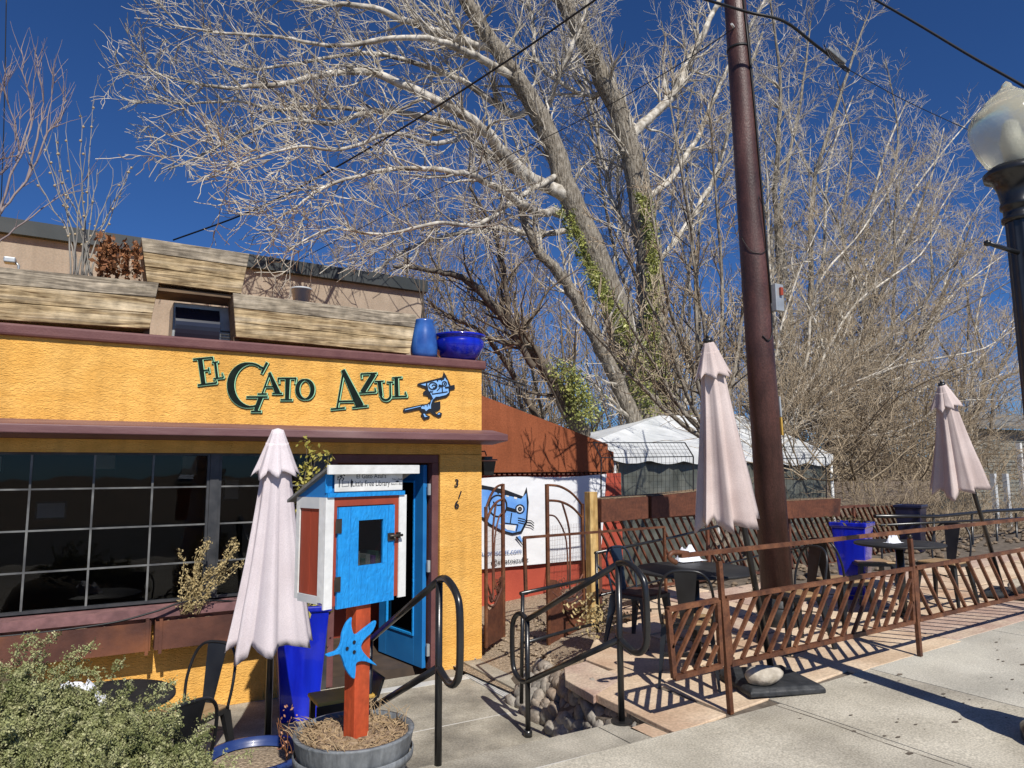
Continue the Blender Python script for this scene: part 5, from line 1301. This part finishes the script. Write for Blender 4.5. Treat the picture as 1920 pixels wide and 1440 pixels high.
# -- Tree A
WS=.78
tA=tree('big leaning cottonwood whose pale limbs arch out to the left over the roof',base=tuple(PY(1215,800,TY)))
tk=MB();bl=twl()
A,B=limb(tk,[(1232,850),(1212,780),(1178,660),(1140,540),(1095,430),(1060,345),(1035,265),(1000,195),(950,120),(905,50),(850,-40)],[95,88,74,64,58,52,48,44,40,36,30],TY,14)
sprout(bl,A,B,26,2.2,rr,PT,.35,1,.25)
WS=.80
limbs=[([(1058,365),(985,325),(900,240),(825,190),(700,140),(625,138),(500,160),(425,165),(320,145),(250,118)],[34,30,26,22,18,15,12,9,6,3],-1),
([(990,330),(930,300),(860,240),(770,215),(700,208),(620,232),(540,225),(450,255),(380,290),(315,318)],[24,20,18,15,13,11,9,7,5,3],-.5),
([(1052,400),(1000,395),(920,345),(850,322),(760,315),(680,328),(600,355),(550,392),(500,425)],[22,18,16,14,11,9,7,5,3],-4.5),
([(935,95),(870,75),(780,48),(700,15),(600,5),(500,-10)],[24,20,16,13,10,7],0),
([(975,150),(900,110),(850,85),(760,70),(640,85),(520,70),(400,60),(310,45)],[22,18,16,13,10,8,6,3],-1.5),
([(1000,200),(955,215),(880,160),(800,125),(700,100),(600,110),(480,130),(400,110)],[18,16,14,12,10,8,6,3],1),
([(700,208),(600,200),(520,205),(440,190),(340,195),(290,180)],[12,10,8,6,5,3],-.8),
([(1090,425),(1010,440),(930,430),(850,440),(760,470),(690,520),(640,560)],[16,14,12,10,8,6,3],1.3),
([(900,240),(820,270),(740,250),(640,280),(560,275),(470,300),(390,335)],[13,11,9,8,6,5,3],-5.5),
([(1040,330),(960,380),(900,420),(820,420),(720,440),(620,430),(540,470)],[14,12,10,9,7,5,3],-5.5)]
for pts,w_,dy in limbs:
    n=len(pts);Ys=[TY+dy*min(1,i/3)+ .25*math.sin(i*1.7) for i in range(n)]
    A,B=limb(bl[0],pts,w_,Ys,8)
    sprout(bl,A,B,46,1.6,rr,PT,.08,1,.22,side=V((-.3,-.05,0)))
finish(tA,tk,bl,'bark','limb','twig')
WS=.80
# -- Tree C
tC=tree('tall upright cottonwood trunk in the middle wrapped with ivy',base=tuple(PY(1215,790,TY+1)))
tk=MB();bl=twl()
A,B=limb(tk,[(1240,860),(1225,780),(1222,690),(1222,600),(1218,500),(1208,420),(1195,340),(1180,280),(1160,210),(1130,150),(1095,75),(1055,0),(1030,-60)],[96,88,76,66,60,58,54,50,46,44,40,36,30],TY+.8,14)
sprout(bl,A,B,46,2.2,rr,PT,.4,1,.35)
for pts,w_,dy in [([(1170,285),(1190,248),(1225,215),(1262,180),(1285,130),(1308,85),(1330,40),(1360,-20)],[26,24,22,20,18,15,13,11],0),
 ([(1030,200),(1045,150),(1070,90),(1095,35),(1105,-10)],[12,12,11,9,8],-1),
 ([(1205,380),(1260,330),(1310,250),(1350,160),(1390,80),(1440,-10)],[16,14,12,10,9,7],1),
 ([(1140,165),(1100,180),(1010,120),(1000,40),(980,-20)],[12,11,10,8,7],1),
 ([(1215,470),(1160,400),(1130,300),(1110,200),(1080,100)],[12,11,9,7,5],1.5),
 ([(1215,520),(1280,430),(1340,330),(1380,200),(1430,60)],[13,12,10,8,5],.6)]:
    A,B=limb(bl[0],pts,w_,[TY+.8+dy*min(1,i/2) for i in range(len(pts))],8)
    sprout(bl,A,B,46,1.9,rr,PT,.1,1,.2)
finish(tC,tk,bl,'bark','limb','twig')
# -- D,E lower trunks
tD=tree('thinner cottonwood with a broken stub leaning right below the big limbs',base=tuple(PY(1190,800,TY-1)))
tk=MB();bl=twl();A,B=limb(tk,[(1205,830),(1185,780),(1155,710),(1118,640),(1085,570),(1045,510),(1010,470),(985,420),(975,385)],[44,38,34,32,28,25,22,18,15],TY-1.2,10)
sprout(bl,A,B,26,2.0,rr,PT,.1,1,.3);finish(tD,tk,bl,'bark','limb','twig')
tE=tree('dark crooked trunk low at the left behind the terracotta wall',base=tuple(PY(1080,800,TY-2)))
tk=MB();bl=twl();A,B=limb(tk,[(1090,820),(1070,770),(1020,690),(985,640),(940,590),(880,530),(820,510),(740,500)],[44,38,30,26,22,17,12,7],TY-2,10)
sprout(bl,A,B,34,2.0,rr,PT,.1,1,.45)
A,B=limb(bl[0],[(1000,690),(960,610),(945,520),(925,430),(880,350)],[18,15,12,9,5],TY-2.2,8);sprout(bl,A,B,24,1.8,rr,PT,.1,1,.3)
A,B=limb(bl[0],[(1010,790),(960,700),(900,620),(850,600),(800,560)],[16,13,10,8,5],TY-1,8);sprout(bl,A,B,24,1.6,rr,PT,.1,1,.4)
finish(tE,tk,bl,'bark_dark','twigdark','twigtan')
# -- G multistem dark
PG=dict(seg=[7,5,4],wob=[.16,.2,.25],up=[.06,.06,.05],cnt=[8,5],sid=[4,3,3],ang=(.3,.8),lr=(.35,.65))
tG=tree('multi stemmed dark young tree behind the middle umbrella',name='multistem_tree',base=tuple(PY(1365,1120,7.7)))
tk=MB();bl=twl();bp0=(1328,800)
for q in([(1338,1150),(1342,1050),(1335,960),(1338,880),(1342,820)],[(1368,1150),(1362,1060),(1366,950),(1352,880),(1345,820)],[(1398,1150),(1396,1050),(1388,950),(1368,880),(1350,820)]): A,B=limb(tk,q,[24,21,18,16,13],7.7,8)
for tip in [(1240,90),(1330,200),(1210,330),(1400,380),(1150,430),(1290,420),(1090,600),(1150,560),(1180,660)]:
    mid_=((1345*.5+tip[0]*.5)+rr.uniform(-22,22),830+(tip[1]-830)*.48)
    A,B=limb(tk,[(1345+rr.uniform(-8,8),840),(1345+(tip[0]-1345)*.3+rr.uniform(-12,12),830+(tip[1]-830)*.22),mid_,((mid_[0]+tip[0])/2,(mid_[1]+tip[1])/2),tip],[13,11,9,6,3],[7.7,7.7,7.7+rr.uniform(-.3,.3),7.7+rr.uniform(-.6,.6),7.7+rr.uniform(-.8,.8)],6)
    sprout(bl,A,B,16,.95,rr,PG,.15,1,.5)
finish(tG,tk,bl,'bark','bark_dark','twigtan')
# -- F right fan trees
WS=.62
PF_=dict(PT,cnt=[11,7])
def fan(label,base,Y,tips,w0,tm,lm,wm,nspr,L,seed,PF=None,join=.72):
    rr=random.Random(seed);t=tree(label,name='bare_tree',base=tuple(PY(base[0],base[1],Y)))
    tk=MB();bl=twl();bx,by=base
    for (tx,ty),w_ in tips:
        dy=rr.uniform(-1.6,1.6)
        p=[(bx+rr.uniform(-6,6),by),(bx+(tx-bx)*.22+rr.uniform(-18,18),by+(ty-by)*.28),(bx+(tx-bx)*.5+rr.uniform(-34,34),by+(ty-by)*.56+rr.uniform(-20,20)),(bx+(tx-bx)*.78+rr.uniform(-30,30),by+(ty-by)*.8+rr.uniform(-20,20)),(tx,ty)]
        A,B=limb(tk if w_>w0*.6 else bl[0],p,[w_,w_*.8,w_*.6,w_*.4,w_*.18],[Y,Y+dy*.3,Y+dy*.7,Y+dy,Y+dy*1.2],7)
        sprout(bl,A,B,int(nspr*1.25),L,rr,PF or PF_,.1,1,.12)
    finish(t,tk,bl,tm,lm,wm)
fan('broad bare cottonwood spreading behind and right of the brown pole',(1470,860),16,[((1440,-20),26),((1520,40),20),((1630,20),22),((1600,180),18),((1700,190),18),((1770,240),16),((1380,120),16),((1840,200),14),((1800,330),14),((1430,250),15)],30,'bark','limb','twig',40,2.2,21)
fan('wide bare tree with long low limbs reaching to the right edge',(1560,900),13.5,[((1650,330),20),((1740,340),18),((1820,420),16),((1880,480),15),((1900,600),14),((1880,700),12),((1600,420),15),((1500,420),13),((1700,520),12)],26,'bark_dark','limb','twigtan',38,2.0,22)
fan('pale crooked bare tree behind the tent roof',(1450,860),19,[((1330,420),16),((1420,480),14),((1500,500),16),((1380,600),12),((1550,560),14),((1600,640),12)],20,'bark','limb','twigtan',30,2.2,23)
fan('slender bare tree farthest right behind the lamp post',(1800,930),18,[((1720,560),12),((1790,480),12),((1850,470),12),((1900,560),12),((1960,420),12),((1980,600),12),((1930,300),8)],16,'bark_dark','twig','twigtan',32,2.2,24)
fan('bare tree with drooping crown filling the sky between the pole and the lamp',(1640,900),15,[((1560,120),14),((1660,110),14),((1720,260),14),((1790,290),12),((1830,420),12),((1650,300),14),((1520,260),12),((1480,120),12),((1880,330),8)],20,'bark','limb','twig',36,2.0,27)
fan('bare tree whose fine crown fills the gap between the two big trunks and the pole',(1270,900),19,[((960,30),14),((1050,60),14),((1120,20),14),((1240,40),16),((1320,100),14),((1400,30),14),((1180,160),12),((1290,250),12),((1100,250),11)],20,'bark','limb','twig',38,2.3,28)
fan('low tree with long shallow limbs sweeping from the tent corner to the right edge',(1430,850),12.2,[((1910,520),13),((1915,640),13),((1890,750),11),((1850,430),13),((1780,380),12),((1700,300),12),((1640,480),11),((1560,380),11),((1720,640),10),((1600,650),10),((1930,590),12)],20,'bark_dark','limb','twigtan',32,1.7,29)
fan('tan twiggy tree rising behind the rooftop at the centre left',(900,900),22,[((700,340),14),((760,380),12),((820,360),12),((880,330),12),((660,420),10),((950,420),12),((620,500),9),((600,430),8)],18,'bark','twigtan','twigtan',34,2.4,25)
fan('dense bare shrub tree just left of the ivy trunks',(1000,900),17,[((800,560),12),((860,480),12),((920,560),12),((1000,520),12),((1060,600),10),((840,680),9)],16,'bark_dark','twigtan','twigtan',20,2.0,26)
# low brush thicket (stuff)
rr=random.Random(31);bm=MB();bm2=MB()
PB=dict(seg=[7,4,3],wob=[.20,.3,.35],up=[.03,.02,.02],cnt=[12,5],sid=[3,3,3],ang=(.4,1.2),lr=(.3,.6))
for i in range(520):
    px=rr.uniform(1480,2080);Y=rr.uniform(9.5,19);p=PY(px,900,Y)
    if px>1790 and (i%2==0 or Y<11.5): continue;p.z=rr.uniform(-.3,1.2)
    grow([bm,bm2],p,V((rr.uniform(-1,1),rr.uniform(-.5,.5),rr.uniform(.1,1))).normalized(),rr.uniform(1.4,3.0) if i%2 else rr.uniform(3,5.2),rr.uniform(.01,.03),0,rr,PB)
for i in range(170):
    px=rr.uniform(930,1300);Y=rr.uniform(16.5,21);p=PY(px,880,Y);p.z=rr.uniform(-.3,1.2)
    grow([bm,bm2],p,V((rr.uniform(-.7,.7),0,1)).normalized(),rr.uniform(1.6,3.4),rr.uniform(.01,.026),0,rr,PB)
for i in range(260):
    px=rr.uniform(1590,2050);Y=rr.uniform(7.9,11.5);p=PY(px,900,Y);p.z=rr.uniform(-.3,.2)
    grow([bm,bm2],p,V((rr.uniform(-1,1),rr.uniform(-.5,.5),rr.uniform(.3,1))).normalized(),rr.uniform(.8,1.9),rr.uniform(.006,.016),0,rr,PB,.0045)
K['brush']=mat('brush_twigs',(.16,.12,.08),(.40,.32,.22),.85,ns=2.5,spec=.1)
bm.v;bm.add(bm2.v,bm2.f,False)
tag(bm.build('brush_thicket','brush'),'tangled bare brush filling the ground beyond the patio at the right','brush',kind='stuff')
# far wood
rr=random.Random(33);bm=MB();bm2=MB()
PW=dict(seg=[6,4,3],wob=[.10,.2,.25],up=[.08,.05,.05],cnt=[15,6],sid=[3,3,3],ang=(.3,.9),lr=(.35,.6))
for i in range(230):
    px=rr.uniform(520,2050);Y=rr.uniform(26,38);p=PY(px,900,Y);p.z=rr.uniform(-.5,1.5)
    grow([bm,bm2],p,V((rr.uniform(-.3,.3),0,1)).normalized(),rr.uniform(6.5,10.5) if px>950 else rr.uniform(4,6),rr.uniform(.04,.08),0,rr,PW,.012)
bm.add(bm2.v,bm2.f,False)
tag(bm.build('far_wood','brush'),'distant leafless wood seen as a grey brown haze behind the trees','wood',kind='stuff')
# ivy on trunks
def ivy(label,path,n,sz,Y,wid):
    rr=random.Random(n);b=MB()
    P3=[PY(x,y,Y) for x,y in path];P3=cat(P3,8)
    for i in range(n):
        t=rr.random()**1.0;k=t*(len(P3)-1);i0=min(len(P3)-2,int(k));p=P3[i0].lerp(P3[i0+1],k-i0)
        w_=wid[0]+(wid[1]-wid[0])*t**3.2;dx=(.16 if rr.random()<.5 else -.16)*(1-t)
        c=p+V((dx+rr.gauss(0,w_),-abs(rr.gauss(.25,w_)),rr.gauss(0,w_)))
        leafs(b,c,1,sz*rr.uniform(.6,1.3),(.03,.03,.03),rr)
    tag(b.build('climbing_ivy','ivy'),label,'ivy')
ivy('yellow green ivy climbing the big leaning trunk',[(1050,400),(1075,470),(1110,530),(1145,590),(1180,680),(1205,770)],3600,.085,TY-.35,(.045,.30))
ivy('ivy climbing the upright middle trunk, bushy at its foot',[(1195,370),(1212,450),(1215,540),(1212,620),(1215,700),(1212,775)],6500,.085,TY+.4,(.05,.46))
ivy('shaggy ivy curtain hanging between the two big trunks',[(1100,520),(1140,600),(1180,660),(1190,740)],3200,.08,TY-.6,(.10,.30))
ivy('small dark ivy patch on the low left trunk',[(1040,690),(1070,740),(1085,780)],1800,.08,TY-2.2,(.12,.22))
# dry leaves caught in tree
lf=MB();rr=random.Random(5)
for i in range(700):
    px=rr.uniform(650,1900);py=rr.uniform(380,880);leafs(lf,PY(px,py,rr.uniform(12,15)),1,.07,(.05,.05,.05),rr)
for c in((800,420),(810,445),(560,212),(1000,400)):
    leafs(lf,PY(c[0],c[1],14),40,.09,(.15,.15,.18),rr)
tag(lf.build('clinging_dead_leaves','bud'),'scattered tan dead leaves still clinging to the bare branches','leaves',kind='stuff')
# -- Roof shrubs
rr=random.Random(41)
t=thing('roof_shrub','bare silvery shrub with tan buds behind the left roof planter','shrub',tuple(PY(150,515,7.3)))
b=MB();b2=MB();bud=MB();PR=dict(seg=[8,5],wob=[.06,.08],up=[.03,.05],cnt=[6],sid=[5,4],ang=(.25,.6),lr=(.25,.5))
for i in range(14):
    bx=rr.uniform(125,175);A0=PY(bx,520,7.3);tip=(150+(i-6.5)*15+rr.uniform(-12,12),rr.uniform(165,330)+abs(i-6.5)*9);B0=PY(tip[0],tip[1],7.3+rr.uniform(-.25,.3))
    m1=A0.lerp(B0,.3);m1.x+=(A0.x-B0.x)*.12;pts=cat([A0,m1,A0.lerp(B0,.65)+rv(rr)*.02,B0],4)
    pts=[p+rv(rr)*.006 for p in pts];b.tube(pts,[.009*(1-.75*k/(len(pts)-1)) for k in range(len(pts))],5)
    for k in range(4,len(pts)):
        if rr.random()<.6: grow([b2],pts[k],((pts[k]-pts[k-1]).normalized()+rv(rr)*.35).normalized(),rr.uniform(.08,.25),.0035,1,rr,dict(PR,cnt=[0]),.002)
        if rr.random()<.35: bud.lathe([(.001,-.012),(.011,-.004),(.012,.004),(.001,.014)],pts[k]+rv(rr)*.012,6)
b.build('stems','twiggrey',t);b2.build('twigs','twiggrey',t);bud.build('buds','bud',t)
t=thing('mauve_roof_tree','mauve stemmed bare tree at the far left above the roof','tree',tuple(PY(-60,520,7.6)))
b=MB();b2=MB()
for (path,w_) in [([(-60,600),(-20,440),(0,400),(50,340),(90,250),(110,230),(122,190)],.016),([(0,400),(20,330),(60,230),(45,150),(40,95)],.012),([(50,340),(75,240),(80,180),(68,100)],.011),([(-60,520),(-20,360),(0,300),(35,290),(30,240),(10,170),(12,130)],.011),([(-30,480),(30,430),(110,370),(170,330)],.010),([(30,300),(60,210),(65,130)],.008),([(85,260),(95,190),(100,140)],.007),([(100,240),(118,200),(120,150)],.006),([(-20,250),(0,180),(15,150)],.006),([(-40,430),(-10,340),(20,300),(40,210)],.008)]:
    pts=cat([PY(x,y,7.6) for x,y in path],5);pts=[p+rv(rr)*.006 for p in pts];n=len(pts)
    b.tube(pts,[w_*(1-.75*k/(n-1)) for k in range(n)],6)
    for k in range(5,n):
        for _ in range(2):
            if rr.random()<.7: grow([b2],pts[k],((pts[k]-pts[k-1]).normalized()*.8+rv(rr)*.4+V((0,0,.5))).normalized(),rr.uniform(.1,.35),.004,0,rr,dict(PR,cnt=[2]),.002)
b.build('branches','twigmauve',t);b2.build('twigs','twigmauve',t)
t=thing('withered_vine','clump of withered rust brown leaves at the left of the raised planter','plant',tuple(PY(225,490,7.25)))
lf=MB();b=MB()
for i in range(26):
    px=rr.choice([rr.uniform(185,225),rr.uniform(235,265),rr.uniform(185,262)]);y0=rr.uniform(450,480)+abs(px-228)*-.2
    pts=[PY(px,y0+k*12,7.22+rr.uniform(-.06,.06)) for k in range(5)];b.tube(pts,.003,4)
    for p in pts: leafs(lf,p,5,.06,(.012,.02,.02),rr)
b.build('stems','deadleaf',t);lf.build('leaves','deadleaf',t)
# sage plant
t=thing('dry_sage_plant','dry straw coloured sage plant in the window planter box','plant',tuple(PY(355,1150,6.85)))
b=MB();lf=MB()
for i in range(20):
    A0=PY(355+rr.uniform(-18,18),1152,6.84);tip=(rr.choice([(435,985),(437,1010),(450,1040),(385,1015),(345,1040),(400,1050),(360,1070),(420,1060),(380,1060)]));B0=PY(tip[0]+rr.uniform(-10,10),tip[1]+rr.uniform(-6,22),6.84+rr.uniform(-.14,.02))
    pts=cat([A0,A0.lerp(B0,.4)+rv(rr)*.02,A0.lerp(B0,.75)+rv(rr)*.02,B0],4);b.tube(pts,.003,4)
    for k in range(2,len(pts)):
        leafs(lf,pts[k],10,.024,(.011,.011,.018),rr)
b.build('stems','sage',t);lf.build('foliage','sage',t)
# shrub by gate rail
t=thing('low_yellow_shrub','small yellowish shrub at the foot of the rusty gate','shrub',tuple(PZ(1125,1180,-.05)))
lf=MB();
for i in range(60): leafs(lf,PY(1125+rr.gauss(0,26),1155+rr.gauss(0,16),5.6),8,.04,(.04,.05,.04),rr)
lf.build('foliage','sage',t)
# ---------------- bottom-left bush
t=thing('juniper_bush','dense silvery green bush filling the bottom left corner','bush',(-.1,3.9,-.1))
rr=random.Random(51);b=MB();lf=MB();cor=MB()
C0=V((-.18,3.95,-.05))
def bushtop(px): # outline height in pixels
    return 0
outl=[(-20,1285),(30,1265),(60,1300),(100,1298),(140,1312),(180,1325),(220,1345),(260,1345),(300,1375),(330,1410),(355,1435),(375,1470)]
def oy(px):
    for (a,ya),(c,yc) in zip(outl,outl[1:]):
        if a<=px<=c: return ya+(yc-ya)*(px-a)/(c-a)
    return 1240
def spray(p,d,L):
    n=7;pts=[p];
    for i in range(n): d=(d+rv(rr)*.16+V((0,0,-.03))).normalized();p=p+d*(L/n);pts.append(p)
    b.tube(pts,[.0035-.0004*i for i in range(n+1)],3,cap=False)
    for i in range(1,n+1):
        for _ in range(3):
            sd=(d*.6+rv(rr)*.5+V((0,0,.15))).normalized();q=pts[i];l2=L*.28*(1-.5*i/n)
            m_=5
            for k in range(m_):
                c=q+sd*(l2*(k+1)/m_);leafs(lf,c,4,.0135,(.007,.007,.007),rr)
for i in range(1250):
    px=rr.uniform(-40,370);y0=oy(max(-20,px));py=y0+25+(rr.random()**.7)*(1560-y0);
    frac=(py-y0)/(1560-y0);dep=3.7-.55*frac-.25*rr.random()+ (.0)
    p=PD(px,py,dep);d=V((rr.uniform(-.5,.75),rr.uniform(-.6,.1),rr.uniform(.15,.9))).normalized()
    if rr.random()<.10: d=(d+V((.1,-.1,.8))).normalized();spray(p,d,rr.uniform(.22,.32))
    else: spray(p,d,rr.uniform(.09,.20))
for (px,py,ex,ey) in((20,1260,60,1195),(60,1270,65,1205),(110,1270,150,1215),(150,1300,190,1255),(215,1350,275,1290),(230,1360,285,1300),(290,1400,318,1348),(335,1440,362,1395),(0,1260,45,1215),(180,1330,215,1290),(130,1260,145,1240)):
    A0=PD(px,py,3.6);B0=PD(ex,ey,3.5);spray(A0,(B0-A0).normalized(),(B0-A0).length*1.05)
for i in range(3):pass
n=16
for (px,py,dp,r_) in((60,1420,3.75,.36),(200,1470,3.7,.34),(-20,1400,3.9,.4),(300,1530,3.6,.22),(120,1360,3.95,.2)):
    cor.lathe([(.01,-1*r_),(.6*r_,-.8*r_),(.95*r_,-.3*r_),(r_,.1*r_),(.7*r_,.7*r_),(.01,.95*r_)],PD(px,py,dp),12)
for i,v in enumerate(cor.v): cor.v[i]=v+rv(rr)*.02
cor.build('inner_mass','bushin',t);b.build('twigs','bushin',t);lf.build('foliage','bush',t)  # solid dark inner mass paints shade into the gaps between the sprays
